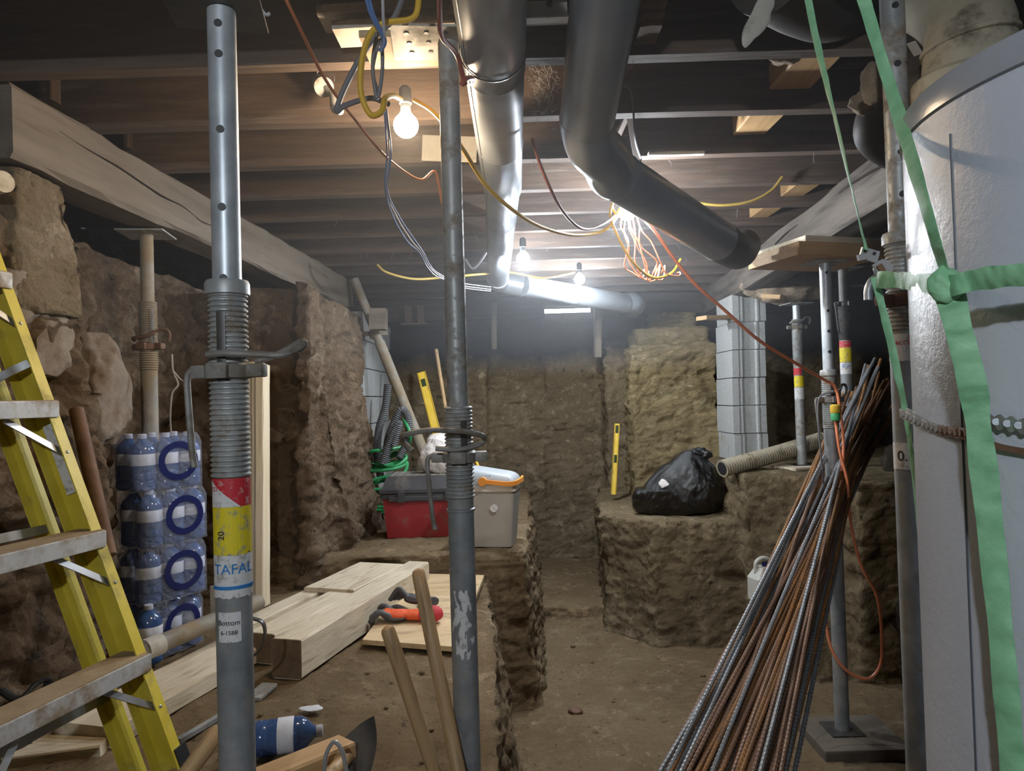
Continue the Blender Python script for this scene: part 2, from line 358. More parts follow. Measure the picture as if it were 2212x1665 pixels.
# ------------------------------------------------------------------ earth masses: prisms fused by voxel remesh, then roughened
def earth(name, mb, m, voxel=.03, amp=.03, fine=.012, groove=.010, seed=0, kind='structure'):
    voxel *= .72; fine *= .8
    me = bpy.data.meshes.new(name + '_raw'); me.from_pydata([tuple(p) for p in mb.v], [], mb.f)
    o = bpy.data.objects.new(name + '_raw', me); C.objects.link(o)
    md = o.modifiers.new('r', 'REMESH'); md.mode = 'VOXEL'; md.voxel_size = voxel
    dg = bpy.context.evaluated_depsgraph_get(); dg.update()
    nm = bpy.data.meshes.new_from_object(o.evaluated_get(dg))
    bpy.data.objects.remove(o); nm.name = name
    bm = bmesh.new(); bm.from_mesh(nm)
    bmesh.ops.smooth_vert(bm, verts=bm.verts, factor=.5, use_axis_x=True, use_axis_y=True, use_axis_z=True)
    bmesh.ops.smooth_vert(bm, verts=bm.verts, factor=.5, use_axis_x=True, use_axis_y=True, use_axis_z=True)
    bm.normal_update()
    S = V((seed * 3.1, seed * 1.7, seed))
    new = []
    for v in bm.verts:
        p = v.co; n = v.normal; side = 1 - abs(n.z)
        q = V((p.x, p.y, p.z * (1 + side)))
        d = amp * (.35 + .65 * side) * noise.fractal(p * 2.3 + S, 1, 2, 3) + fine * (.5 + .5 * side) * noise.fractal(q * 11 + S, .7, 2, 4)
        vd = noise.voronoi(q * 7 + S + V((noise.noise(p * 4), noise.noise(p * 4 + V((9, 0, 0))), 0)) * .5)[0]
        d -= fine * 1.5 * (.25 + .75 * side) * max(0, .30 - (vd[1] - vd[0])) * 2
        r_ = noise.noise(q * 5 + S * 2); d -= fine * 2.2 * side * max(0, r_ - .22) * 3
        if side > .4: d += groove * 1.5 * noise.noise(V((p.x * 11, p.y * 11, p.z * 1.3)) + S) * side
        new.append(p + n * d)
    for v, q in zip(bm.verts, new): v.co = q
    for f in bm.faces: f.smooth = True
    bm.to_mesh(nm); bm.free()
    nm.materials.clear(); nm.materials.append(m)
    o = bpy.data.objects.new(name, nm); C.objects.link(o)
    return struct(o, kind)
mb = MB().box((-.4, -1.5, -.25), (2.2, 6.5, 0)).prism([(-.1, 4.95), (.4, 4.80), (.9, 4.9), (1.2, 6.5), (-.1, 6.5)], -.1, .10)
earth('floor', mb, M['earth_floor'], .028, .018, .016, 0, 1)
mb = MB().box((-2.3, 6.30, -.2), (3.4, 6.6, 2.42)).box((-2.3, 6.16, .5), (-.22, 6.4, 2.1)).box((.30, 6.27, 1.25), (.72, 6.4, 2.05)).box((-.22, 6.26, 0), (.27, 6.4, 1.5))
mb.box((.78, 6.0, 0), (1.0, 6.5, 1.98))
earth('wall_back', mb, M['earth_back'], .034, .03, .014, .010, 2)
# pale bank on the right, at the back
mb = MB().box((.93, 5.62, 0), (1.62, 6.4, 1.90)).box((1.0, 5.85, 0), (1.62, 6.4, 2.05)).box((1.2, 6.1, 0), (1.6, 6.4, 2.2)).taper([(.93, 5.5), (1.62, 5.45), (1.62, 6), (.93, 6)], [(.97, 5.66), (1.62, 5.62), (1.62, 6), (.97, 6)], .5, 1.78)
o = earth('earth_bank', mb, M['earth_light'], .026, .045, .022, .012, 3)
# ledge carrying the bin bag and the higher ledge beside it
mb = MB().taper([(.56, 4.62), (.80, 4.28), (1.25, 4.2), (1.7, 4.2), (1.7, 6.4), (.76, 6.4), (.62, 5.3)], [(.55, 4.72), (.85, 4.44), (1.25, 4.38), (1.7, 4.36), (1.7, 6.4), (.76, 6.4), (.60, 5.3)], -.1, .72)
mb.taper([(1.30, 4.05), (1.66, 3.95), (1.74, 3.66), (3.4, 3.6), (3.4, 6.5), (1.32, 6.5)], [(1.36, 4.3), (1.70, 4.15), (1.78, 3.76), (3.4, 3.7), (3.4, 6.5), (1.34, 6.5)], -.1, 1.01)
mb.taper([(1.28, 3.70), (1.75, 3.65), (1.8, 4.3), (1.3, 4.3)], [(1.34, 3.90), (1.68, 3.88), (1.7, 4.3), (1.34, 4.3)], -.1, .35)
earth('earth_ledge', mb, M['earth'], .026, .035, .018, .016, 4)
# right side: dark bank and wall under the floor
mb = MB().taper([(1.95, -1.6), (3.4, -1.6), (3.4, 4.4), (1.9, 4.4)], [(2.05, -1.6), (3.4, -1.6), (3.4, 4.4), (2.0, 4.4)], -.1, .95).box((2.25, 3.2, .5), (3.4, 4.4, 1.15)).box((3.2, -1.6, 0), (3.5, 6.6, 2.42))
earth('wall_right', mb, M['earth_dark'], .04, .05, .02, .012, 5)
# left working bench
mb = MB().taper([(-1.8, -1.5), (.02, -1.5), (.03, 1.6), (.03, 2.5), (-.06, 3.7), (-1.8, 3.7)], [(-1.8, -1.5), (-.06, -1.5), (-.05, 1.6), (-.07, 2.5), (-.16, 3.7), (-1.8, 3.7)], -.1, .6)
mb.taper([(-1.8, 3.50), (.12, 3.50), (.17, 4.4), (.22, 6.4), (-1.8, 6.4)], [(-1.8, 3.58), (.03, 3.58), (.09, 4.4), (.12, 6.4), (-1.8, 6.4)], -.1, .745)
earth('earth_bench', mb, M['earth_floor'], .026, .026, .018, .016, 6)
# tall bank left with the lumpy corner
mb = MB().box((-1.8, 3.62, .5), (-1.0, 4.9, 2.10))
mb.taper([(-1.2, 3.55), (-.78, 3.75), (-.80, 4.7), (-1.2, 4.9)], [(-1.2, 3.7), (-1.02, 3.75), (-1.0, 4.7), (-1.2, 4.9)], .5, 1.95)
mb.box((-1.07, 3.52, .5), (-.98, 3.8, 2.12))
earth('earth_bank', mb, M['earth_left'], .026, .055, .022, .014, 7)
mb = MB().box((-2.3, 2.4, .3), (-1.62, 6.5, 2.14)).box((-2.3, -1.6, .3), (-1.62, 2.5, 2.3))
mb.taper([(-2, .6), (-1.36, .6), (-1.30, 2.0), (-1.33, 2.42), (-2, 2.42)], [(-2, .6), (-1.42, .6), (-1.36, 2.0), (-1.40, 2.3), (-2, 2.3)], .5, 2.05)
mb.taper([(-2, 2.3), (-1.40, 2.3), (-1.44, 2.62), (-2, 2.62)], [(-2, 2.3), (-1.44, 2.3), (-1.50, 2.62), (-2, 2.62)], .5, 2.10)
mb.taper([(-1.8, 1.9), (-1.30, 2.0), (-1.27, 2.25), (-1.5, 2.4)], [(-1.8, 1.95), (-1.32, 2.0), (-1.27, 2.2), (-1.5, 2.3)], 1.15, 1.78)
mb.box((-2.3, -1.6, 0), (-2.1, 6.5, 2.42))
earth('wall_left', mb, M['earth_left'], .028, .06, .028, .014, 8)
# mortared pier and foundation stones in the left wall
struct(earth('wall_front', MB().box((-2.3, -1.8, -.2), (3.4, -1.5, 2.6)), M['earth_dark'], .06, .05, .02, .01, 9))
pier = earth('mortar_pier', MB().taper([(-1.7, 1.90), (-1.32, 1.92), (-1.30, 2.20), (-1.7, 2.24)], [(-1.7, 1.93), (-1.335, 1.95), (-1.325, 2.16), (-1.7, 2.2)], 1.78, 2.18), M['mortar'], .018, .02, .012, .002, 21, 'thing')
tag(pier,
    'pale mortared pier rising to the big beam behind the ladder', 'pier')
for k, (px, py, Y, rad, lab) in enumerate([
    (238, 840, 2.42, (.11, .13, .23), 'large grey foundation stone in the wall above the water packs'),
    (110, 745, 2.12, (.14, .16, .12), 'rough pale stone block below the mortared pier'),
    (40, 640, 1.95, (.10, .12, .10), 'small brown stone in the wall close behind the ladder rail')]):
    o = MB().blob((0, 0, 0), rad, 5, .35, 6, seed=k * 7, fn=lambda p, d: V([max(-r_ * .82, min(r_ * .82, c)) for c, r_ in zip(p, rad)])).build('foundation_stone', M['stone'], M=Matrix.Translation(W(px, py, Y) - V((.07, 0, 0))))
    tag(o, lab, 'stone')
o = MB().cyl((0, 0, 0), (.25, -.12, 0), .028, 20).build('log_stub', M['board'], M=Matrix.Translation(W(8, 392, 1.85) - V((.25, -.12, 0))))
tag(o, 'round wooden log end poking from the left wall under the beam', 'log')

# ------------------------------------------------------------------ ceiling
JY = [-1.27, -.88, -.49, -.10, .29, .68, 1.08, 1.47, 1.87, 2.27, 2.66, 3.05, 3.44, 3.83, 4.22, 4.61, 5.0, 5.39, 5.78, 6.12]
for i, y in enumerate(JY):
    b = MB(); z0 = 2.39 + random.uniform(-.006, .006)
    n = 26; v = []; f = []
    for k in range(n + 1):
        x = -2.25 + 5.4 * k / n
        a, c = [.004 * noise.noise(V((x * 1.3, i * 3, q))) for q in (0, 5)]
        v += [(x, y - .023 + a, z0 + c), (x, y + .023 + a, z0 + c), (x, y + .023 + a, 2.62), (x, y - .023 + a, 2.62)]
        if k:
            q = 4 * k
            for s_ in range(4): f.append((q - 4 + s_, q - 4 + (s_ + 1) % 4, q + (s_ + 1) % 4, q + s_))
    f += [(3, 2, 1, 0), (4 * n, 4 * n + 1, 4 * n + 2, 4 * n + 3)]
    b.add(v, f); struct(b.build('ceiling_joist', M['joist'], recenter=False))
b = MB()
for k in range(40):
    b.box((-2.3 + k * .14, -1.6, 2.62), (-2.3 + k * .14 + .135, 6.6, 2.645))
struct(b.build('ceiling', M['joist_dark'], recenter=False))
# sill timber at the top of the back wall
struct(MB().box((-2.2, 6.2, 2.20), (.30, 6.42, 2.38)).box((.82, 6.2, 2.20), (3.2, 6.42, 2.38)).box((.3, 6.24, 2.30), (.82, 6.42, 2.39)).build('trim_1', M['joist_dark'], recenter=False))
def timber(name, p0, p1, wd, ht, m, label, cat, group=None, ch=.004, z_base=False, jit=.003, rollv=(0, 0, 1)):
    Mx, L = frame(p0, p1, rollv); b = MB(); n = max(2, int(L / .12)); v = []; f = []
    zz = (0, ht) if z_base else (-ht / 2, ht / 2)
    s0 = random.random() * 50
    prof = [(-wd / 2 + ch, zz[0]), (wd / 2 - ch, zz[0]), (wd / 2, zz[0] + ch), (wd / 2, zz[1] - ch), (wd / 2 - ch, zz[1]), (-wd / 2 + ch, zz[1]), (-wd / 2, zz[1] - ch), (-wd / 2, zz[0] + ch)]
    for k in range(n + 1):
        for q, (a, c) in enumerate(prof):
            j = V((0, jit * noise.noise(V((k * .6, q, s0))), jit * noise.noise(V((k * .6, q, s0 + 9)))))
            v.append(V((L * k / n, a, c)) + j)
        if k:
            for q in range(8): f.append(((k - 1) * 8 + q, (k - 1) * 8 + (q + 1) % 8, k * 8 + (q + 1) % 8, k * 8 + q))
    f += [tuple(range(8))[::-1], tuple(n * 8 + q for q in range(8))]
    b.add(v, f); o = b.build(name, m, M=Mx)
    if label: tag(o, label, cat, group)
    return o
# big left beam (crack modelled as a dark groove strip part)
p0, p1 = V((-1.392, 1.915, 2.29)), V((-1.205, 5.15, 2.285))
bl = timber('timber_beam', p0, p1, .15, .205, M['beam'], 'long pale grey hewn timber beam running along the left wall top', 'beam', ch=.012, jit=.014)
cb = MB(); pts = [(.18 + k * .14, -.0765 - .004, .018 - .010 * k + .014 * noise.noise(V((k * .9, 0, 4)))) for k in range(9)]
cb.tube([(x, y + .003, z * .8 + .02) for x, y, z in pts], lambda t: .0032 * math.sin(math.pi * max(.05, min(.95, t))), 6, 6)
cb.build('crack', M['earth_dark'], bl)
# right log beam
p0, p1 = V((1.435, 2.25, 2.27)), V((1.785, 6.45, 2.29))
Mx, L = frame(p0, p1); b = MB(); n = 50; v = []; f = []
for k in range(n + 1):
    for q in range(16):
        a = 2 * math.pi * q / 16
        ca, sa = math.cos(a), math.sin(a)
        sq = 1 / max(abs(ca), abs(sa)) * .62 + .38
        r = sq * (1 + .10 * noise.noise(V((k * .16, ca * 2, sa * 2))) + .03 * noise.noise(V((k * .6, ca * 5, sa * 5))))
        v.append((L * k / n, .10 * ca * r, .11 * sa * r))
    if k:
        for q in range(16): f.append(((k - 1) * 16 + q, (k - 1) * 16 + (q + 1) % 16, k * 16 + (q + 1) % 16, k * 16 + q))
f += [tuple(range(16))[::-1], tuple(n * 16 + q for q in range(16))]
b.add(v, f, True)
lg = tag(b.build('log_beam', M['log'], M=Mx), 'dark rough log beam carried by the block column on the right', 'beam')
MB().tube([(.1 + .2 * k, .092 + .006 * math.sin(k), .045 - .01 * math.sin(k * 1.7)) for k in range(9)], .006, 6, 6).build('crack', M['earth_dark'], lg)

# blocks of new wood between the joists
NB = [((.90, 1.92, 2.49), (.90, 2.235, 2.49), .13, .085, 'new pine block between the joists nearest the tank, largest of the four'),
      ((.90, 2.31, 2.49), (.90, 2.625, 2.49), .12, .085, 'new pine block between the joists, one bay behind the largest block'),
      ((1.36, 3.08, 2.47), (1.36, 3.40, 2.47), .11, .085, 'pale wood block in the bay above the plywood cap near the log'),
      ((1.34, 3.48, 2.47), (1.34, 3.80, 2.47), .10, .085, 'small pale wood block, farthest of those beside the log beam')]
for p0, p1, wd, ht, lab in NB: timber('wood_block', V(p0), V(p1), wd, ht, M['pine'], lab, 'wood block', 'blocking between joists')
timber('wood_lath', W(1400, 333, 2.60), W(1520, 331, 2.60), .03, .012, M['board'], 'thin pale lath nailed flat under the joist right of the bent duct', 'lath')
def tagged_box(name, a, b_, m, label, cat, group=None, ch=.002, M_=None):
    return tag(MB().box(a, b_, M_, ch).build(name, m), label, cat, group)
# boards and plates around the top of the middle post
timber('packing_board', W(695, 42, 1.80), W(985, 22, 1.80), .10, .028, M['white_paint'], 'pale board under the joist at the top of the photo, upper of two', 'board')
timber('packing_board', W(727, 74, 1.76), W(985, 60, 1.76), .10, .022, M['white_paint'], 'shorter pale board packed below the upper one, over the middle post', 'board')
timber('plywood_packer', W(790, 108, 1.72), W(1030, 100, 1.72), .16, .018, M['plywood'], 'brown plywood packer on top of the perforated plate of the middle post', 'plywood')
# metal angle between the ducts, with a round hole
b = MB(); Mx, L = frame(W(1130, 22, 1.62), W(1225, 18, 1.62)); b.box((0, -.004, -.035), (L, .004, .018), Mx).box((0, -.03, -.035), (L, .004, -.031), Mx)
o = tag(b.build('metal_angle', M['white_paint']), 'cream metal angle with a round hole between the two ducts', 'bracket')
h = MB().cyl(W(1187, 12, 1.62) - V((0, .006, 0)), W(1187, 12, 1.62) - V((0, .012, 0)), .007, 14)
h.v = [p - V(o.location) for p in h.v]; h.build('hole', M['ink_k'], o)

# ------------------------------------------------------------------ text on curved or flat things
def text_mesh(s, size):
    cu = bpy.data.curves.new('t', 'FONT'); cu.body = s; cu.size = size; cu.extrude = 0.0002; cu.align_x = 'CENTER'; cu.align_y = 'CENTER'
    o = bpy.data.objects.new('t', cu); C.objects.link(o); dg = bpy.context.evaluated_depsgraph_get(); dg.update()
    me = bpy.data.meshes.new_from_object(o.evaluated_get(dg)); v = [p.co.copy() for p in me.vertices]; f = [tuple(p.vertices) for p in me.polygons]
    bpy.data.objects.remove(o); bpy.data.meshes.remove(me); return v, f
def text_cyl(s, size, r, z, ang, m, parent, vertical=False):
    v, f = text_mesh(s, size); out = []
    for p in v:
        x, y = (p.x, p.y) if not vertical else (-p.y, p.x)
        a = ang + x / r; rr = r + .0006 + p.z
        out.append(V((rr * math.cos(a), rr * math.sin(a), z + y)))
    return MB().add(out, f).build('lettering', m, parent)
def text_flat(s, size, M_, m, parent):
    v, f = text_mesh(s, size); return MB().add(v, f, False, M_).build('lettering', m, parent)
def curved_patch(r, z0, z1, a0, a1, torn=.0, n=14, seed=0):
    v = []; f = []
    for i in range(n + 1):
        a = a0 + (a1 - a0) * i / n
        t = torn * noise.noise(V((i * .8, seed, 0)))
        for rr in (r, r + .0012):
            v += [(rr * math.cos(a), rr * math.sin(a), z0 + t), (rr * math.cos(a), rr * math.sin(a), z1)]
        if i:
            q = 4 * i; p = q - 4
            f += [(p + 2, q + 2, q + 3, p + 3), (p, p + 1, q + 1, q), (p + 1, p + 3, q + 3, q + 1), (p, q, q + 2, p + 2)]
    f += [(0, 2, 3, 1), (4 * n, 4 * n + 1, 4 * n + 3, 4 * n + 2)]
    return MB().add(v, f)

# ------------------------------------------------------------------ adjustable steel posts
def post(label, px, py_ref, Y, zb, zt, z_thr_top, z_thr_bot, z_col, lower, upper, holes=(), cap=False, pin='hook', handle=1, rot=0.0,
         ring=None, topplate=(.16, .14), ro=.030, ri=.024, group='adjustable steel posts', mcol=None, mthr=None, baseplate=True, hang=True, slot=True, mcap=None, hs=1):
    base = W(px, py_ref, Y); base.z = zb
    t = thing('steel_post', label, 'post', base, 0, group)
    g = lambda z: z - zb
    cama = math.atan2(-base.y, -base.x)            # direction towards the viewpoint, used to turn slots and stickers
    MB().lathe([(ro, 0), (ro, g(z_thr_bot)), (ro + .0005, g(z_thr_bot))], 28).build('lower_tube', lower, t)
    prof = []; z = g(z_thr_bot); pitch = .0088
    zt_ = g(z_thr_top)
    while z < zt_:
        prof += [(ro - .0006, z), (ro + .0032, z + pitch * .35), (ro + .0032, z + pitch * .6), (ro - .0006, z + pitch * .95)]; z += pitch
    MB().lathe(prof, 28).build('threaded_sleeve', mthr or M['galv_old'], t)
    if slot:
        a = cama + .35 * hs; s = curved_patch(ro + .0033, g(z_col) - .02, g(z_thr_top) - .03, a - .22, a + .22, n=5); s.build('slot', M['steel_dark'], t)
    if cap: MB().lathe([(ro + .003, zt_), (ro + .0075, zt_ + .002), (ro + .0075, zt_ + .020), (ro + .005, zt_ + .026), (ri, zt_ + .028)], 28).build('cap_ring', mcap or M['galv_old'], t)
    MB().lathe([(ri, zt_ - .02), (ri, g(zt) - .004)], 26).build('inner_tube', upper, t)
    for hz in holes:
        a = cama + .25 * hs
        c = V((math.cos(a), math.sin(a), 0)); p = c * (ri - .004) + V((0, 0, g(hz))); MB().cyl(p, p + c * .0052, .0068, 12).build('hole', M['ink_k'], t)
    if topplate:
        w2, d2 = topplate; MB().box((-w2 / 2, -d2 / 2, g(zt) - .006), (w2 / 2, d2 / 2, g(zt)), Matrix.Rotation(.15, 4, 'Z'), .001).build('top_plate', M['galv_old'], t)
    if baseplate: MB().box((-.07, -.07, 0), (.07, .07, .006), None, .001).build('base_plate', M['steel_dark'], t)
    if ring: MB().lathe([(ro, g(ring) - .004), (ro + .003, g(ring) - .003), (ro + .003, g(ring) + .002), (ro, g(ring) + .004)], 28).build('weld_ring', lower, t)
    # collar nut with two lugs
    zc = g(z_col); Rm = Matrix.Rotation(rot, 4, 'Z')
    b = MB().lathe([(ro + .0034, zc - .014), (ro + .010, zc - .013), (ro + .011, zc + .008), (ro + .0034, zc + .013)], 24)
    b.box((-ro - .034, -.014, zc - .013), (-ro - .002, .014, zc + .010), Rm, .004).box((ro + .002, -.014, zc - .013), (ro + .034, .014, zc + .010), Rm, .004)
    b.box((-.018, -ro - .016, zc - .015), (.018, -ro + .004, zc + .012), Rm, .003)
    b.build('collar_nut', mcol or M['cast'], t)
    if hang:
        x = -(ro + .028)
        hb = MB().tube([(x + .005, 0, zc + .002), (x - .010, -.002, zc + .001), (x - .016, -.004, zc - .012), (x - .014, -.006, zc - .05), (x - .006, -.010, zc - .14), (x - .001, -.012, zc - .165)], .0058, 8, 6)
        hb.v = [Rm @ p for p in hb.v]; hb.build('handle', mcol or M['cast'], t)
    if pin:
        z = zc + .030; r_ = ro + .004
        if pin == 'loop':       # long flat loop around the post
            P = [(-.105, -.03, -.012), (-.125, -.03, .008), (-.118, -.05, .024), (-.06, -.065, .034), (.01, -.065, .030), (.052, -.05, .020), (.06, -.025, .008), (.045, -.03, -.004), (.0, -.04, -.012), (-.05, -.045, -.008)]
            P = [(x, y, z + h) for x, y, h in P]
        elif pin == 'right':
            P = [(-.02, -r_, z - .004), (.02, -r_ - .008, z - .003), (.07, -.035, z - .007), (.105, -.025, z - .008), (.125, 0, z + .003), (.130, .015, z + .014), (.118, .025, z + .016), (.075, .035, z - .002), (.03, .04, z - .014)]
        else:
            P = [(-.05, -.015, z - .006), (-.038, -.036, z + .002), (0, -r_ - .006, z + .002), (.03, -.03, z + .012), (.05, -.012, z + .028), (.078, .0, z + .030), (.088, .005, z + .012), (.082, .008, z - .012)]
        b = MB().tube(P, .0062, 8, 8); b.v = [Rm @ p for p in b.v]; b.build('locking_pin', mcol or M['cast'], t)
    return t, cama
def zz(px, py, Y): return W(px, py, Y).z
dY = 1.24
A, ca = post('front left galvanised post with red and yellow stickers, in front of the timbers', 497, 900, dY, .60, 2.195, zz(490, 640, dY), zz(497, 1030, dY), zz(497, 800, dY),
        M['steel_blue'], M['galv'], [zz(470, y, dY) for y in (65, 130, 290, 455, 606)], cap=True, pin='right', rot=-.1, topplate=None, hs=-1)
MB().box((-.09, -.075, 1.592), (.07, .07, 1.598), Matrix.Rotation(.2, 4, 'Z'), .001).build('top_plate', M['steel_dark'], A)
ro = .0303; g = lambda y: zz(505, y, dY) - .60
curved_patch(ro, g(1090), g(1030), ca - 1.35, ca + 1.35, .004).build('sticker', M['st_red'], A)['label'] = 'red sticker'
v = []; f = []
for i in range(13):
    a = ca - 1.3 + 1.75 * i / 12; top = g(1090) + (g(1032) - g(1090)) * (1 - i / 12)
    for rr_ in (ro + .0013, ro + .0017): v += [(rr_ * math.cos(a), rr_ * math.sin(a), g(1090)), (rr_ * math.cos(a), rr_ * math.sin(a), top)]
    if i: q = 4 * i; f += [(q - 2, q + 2, q + 3, q - 1)]
MB().add(v, f).build('sticker', M['st_whi'], A)['label'] = 'white corner of the red sticker'
curved_patch(ro, g(1192), g(1090), ca - 1.35, ca + 1.35, .006, seed=5).build('sticker', M['st_yel'], A)['label'] = 'yellow sticker'
curved_patch(ro, g(1282), g(1192), ca - 1.35, ca + 1.35, .006, seed=9).build('sticker', M['st_whi'], A)['label'] = 'white sticker with blue print'
curved_patch(ro, g(1375), g(1312), ca - .9, ca + .35, .003, seed=12).build('sticker', M['st_whi'], A)['label'] = 'small white sticker'
curved_patch(ro + .0012, g(1264), g(1257), ca - 1.3, ca + 1.3).build('sticker_stripe', M['ink_b'], A)
text_cyl('TAFAL', .024, ro + .0012, g(1222), ca, M['ink_b'], A)
text_cyl('CO', .010, ro + .0018, g(1052), ca - 1.0, M['ink_r'], A)
text_cyl('20', .016, ro + .0012, g(1150), ca - .6, M['ink_k'], A, True)
text_cyl('Bottom', .012, ro + .0012, g(1334), ca - .3, M['ink_k'], A)
text_cyl('6-1588', .010, ro + .0012, g(1355), ca - .3, M['ink_k'], A)
dY = 1.66
B, cb_ = post('middle weathered post standing between the tool handles and the cooler', 990, 900, dY, .585, 2.338, zz(985, 880, dY), zz(990, 1075, dY), zz(990, 985, dY),
        M['steel_blue'], M['galv_old'], [], pin='loop', rot=.0, ring=zz(990, 1100, dY), topplate=None)
b = MB().box((-.13, -.075, 1.750), (.13, .09, 1.756), Matrix.Rotation(.1, 4, 'Z'), .001).build('top_plate', M['white_paint'], B)
for i in range(5):
    for j in range(3):
        x, y = -.09 + .045 * i, -.05 + .045 * j
        MB().cyl((x, y, 1.7485), (x, y, 1.7500), .006, 10).build('hole', M['ink_k'], B)
v = []; f = []; z0, z1 = zz(1000, 1415, dY) - .585, zz(1000, 1268, dY) - .585; NA, NZ = 44, 90
for i in range(NA + 1):
    for j in range(NZ + 1):
        a = cb_ - 1.2 + 2.1 * i / NA; z = z0 + (z1 - z0) * j / NZ; v.append((.0305 * math.cos(a), .0305 * math.sin(a), z))
for i in range(NA):
    for j in range(NZ):
        q = noise.fractal(V((i * .11, j * .05, 3)), 1, 2, 3) + .42 - 1.5 * abs(i / NA - .5) ** 1.6 * 2 - max(0, abs(j / NZ - .5) - .38) * 4
        if q > .12: a = i * (NZ + 1) + j; f.append((a, a + NZ + 1, a + NZ + 2, a + 1))
MB().add(v, f, True).build('paint_splash', M['st_whi'], B)['label'] = 'pale blue-white paint splash'
dY = 1.50
Cc, cc = post('right post with hole pattern close behind the grey tank', 1962, 900, dY, .0, 2.41, zz(1945, 530, dY), zz(1950, 715, dY), zz(1950, 648, dY),
        M['steel_blue'], M['galv_old'], [zz(1948, y, dY) for y in (23, 147, 240, 335, 425)], cap=True, pin=None, rot=.3, hang=False, mcol=M['rusty'], mcap=M['galv_old'])
curved_patch(.0303, zz(1950, 780, dY), zz(1950, 722, dY), cc - 1.3, cc + 1.3, .004).build('sticker', M['st_whi'], Cc)
curved_patch(.0309, zz(1950, 748, dY), zz(1950, 724, dY), cc + .2, cc + 1.3, .004).build('sticker', M['st_red'], Cc)['label'] = 'red corner of the sticker'
text_cyl('TACO', .012, .0317, zz(1950, 742, dY), cc - .35, M['ink_r'], Cc)
curved_patch(.0303, zz(1950, 1012, dY), zz(1950, 955, dY), cc - 1.3, cc + .5, .003).build('sticker', M['st_whi'], Cc)
curved_patch(.0309, zz(1950, 1010, dY), zz(1950, 958, dY), cc + .35, cc + 1.3, .003).build('sticker', M['st_red'], Cc)['label'] = 'red panel'
text_cyl('0.3', .030, .0317, zz(1950, 984, dY), cc - .2, M['ink_k'], Cc)
dY = 2.75
D, cd = post('dusty tan post under the left beam behind the water packs', 322, 800, dY, .60, 2.178, zz(322, 652, dY), zz(322, 800, dY), zz(325, 748, dY),
        M['galv_dirty'], M['galv_dirty'], [], pin='hook', rot=-.2, hang=False, mthr=M['galv_dirty'], mcol=M['rusty'], topplate=(.17, .17))
dY = 3.1
E, ce = post('bright post under the plywood cap, standing on a concrete pad before the rebar', 1798, 1000, dY, .045, 2.055, zz(1790, 812, dY), zz(1790, 925, dY), zz(1792, 862, dY),
        M['steel_blue'], M['galv'], [zz(1790, y, dY) for y in (590, 672, 716, 760)], cap=True, pin='hook', rot=.25, topplate=(.17, .14))
dY = 4.6
F, cf = post('short grey post standing on the earth ledge right of the block column', 1725, 800, dY, 1.025, 2.06, zz(1725, 690, dY), zz(1725, 790, dY), zz(1725, 706, dY),
        M['galv_old'], M['galv'], [], pin='hook', rot=0, hang=False, baseplate=True)
for z0, z1, m, a0, a1, lab in ((810, 795, 'st_red', -1.3, .6, 'red sticker'), (836, 812, 'st_yel', -1.2, 1.2, 'yellow sticker'), (862, 837, 'st_whi', -1.2, 1.2, 'white sticker')):
    curved_patch(.0303, zz(1725, z0, dY) - 1.025, zz(1725, z1, dY) - 1.025, cf + a0, cf + a1, .004).build('sticker', M[m], F)['label'] = lab
dY = 3.9
G, cg = post('dark post with bright stickers just behind the top of the rebar', 1828, 800, dY, 1.0, 2.16, zz(1822, 662, dY), zz(1825, 735, dY), zz(1823, 657, dY),
        M['steel_blue'], M['steel_dark'], [], pin=None, rot=.5, hang=True, mcol=M['steel_dark'], mthr=M['steel_dark'], baseplate=False)
for z0, z1, m, lab in ((751, 737, 'st_red', 'red sticker'), (782, 751, 'st_yel', 'yellow sticker'), (808, 783, 'st_whi', 'white sticker')):
    curved_patch(.0303, zz(1825, z0, dY) - 1.0, zz(1825, z1, dY) - 1.0, cg - 1.3, cg + 1.3, .004).build('sticker', M[m], G)['label'] = lab
text_cyl('BOn', .022, .0317, zz(1825, 791, dY) - 1.0, cg, M['ink_b'], G)
# pad and wooden caps
tag(MB().box((1.22, 2.92, -.02), (1.58, 3.24, .045), None, .01).build('footing_pad', M['concrete']), 'flat concrete pad under the bright right post', 'pad')
timber('footing_board', V((1.68, 4.50, 1.008)), V((2.0, 4.62, 1.008)), .22, .02, M['board'], 'flat board under the foot of the short grey post', 'board', z_base=True)
zc = 2.055
rc = .12
for k, (w_, d_, h_, dx, dy, m, lab) in enumerate([
    (.44, .34, .030, 0, 0, 'pine', 'lowest wooden board of the cap on the bright right post'),
    (.46, .36, .030, .02, .03, 'pine', 'middle wooden board of the cap on the bright right post'),
    (.42, .34, .032, .05, .06, 'board', 'uppermost wooden board of the cap, tight below the log beam')]):
    Mx = Matrix.Translation((1.345 + dx, 3.14 + dy, zc)) @ Matrix.Rotation(.28, 4, 'Z')
    tag(MB().box((-w_ / 2, -d_ / 2, 0), (w_ / 2, d_ / 2, h_), None, .002).build('cap_board', M[m], M=Mx), lab, 'board', 'boards of the post cap'); zc += h_ + .0005
timber('wood_shim', W(1650, 640, 4.7), W(1690, 642, 4.6), .06, .03, M['pine'], 'small pine shim on top of the short grey post', 'shim')
# rough stone/wood lump behind the block column top
tag(MB().blob((0, 0, 0), (.26, .14, .09), 4, .35, 9, seed=4).build('rotten_wood_lump', M['insul'], M=Matrix.Translation(W(1700, 630, 4.75) + V((0, 0, .02)))), 'ragged rotten wood lump above the short grey post', 'rotten wood')

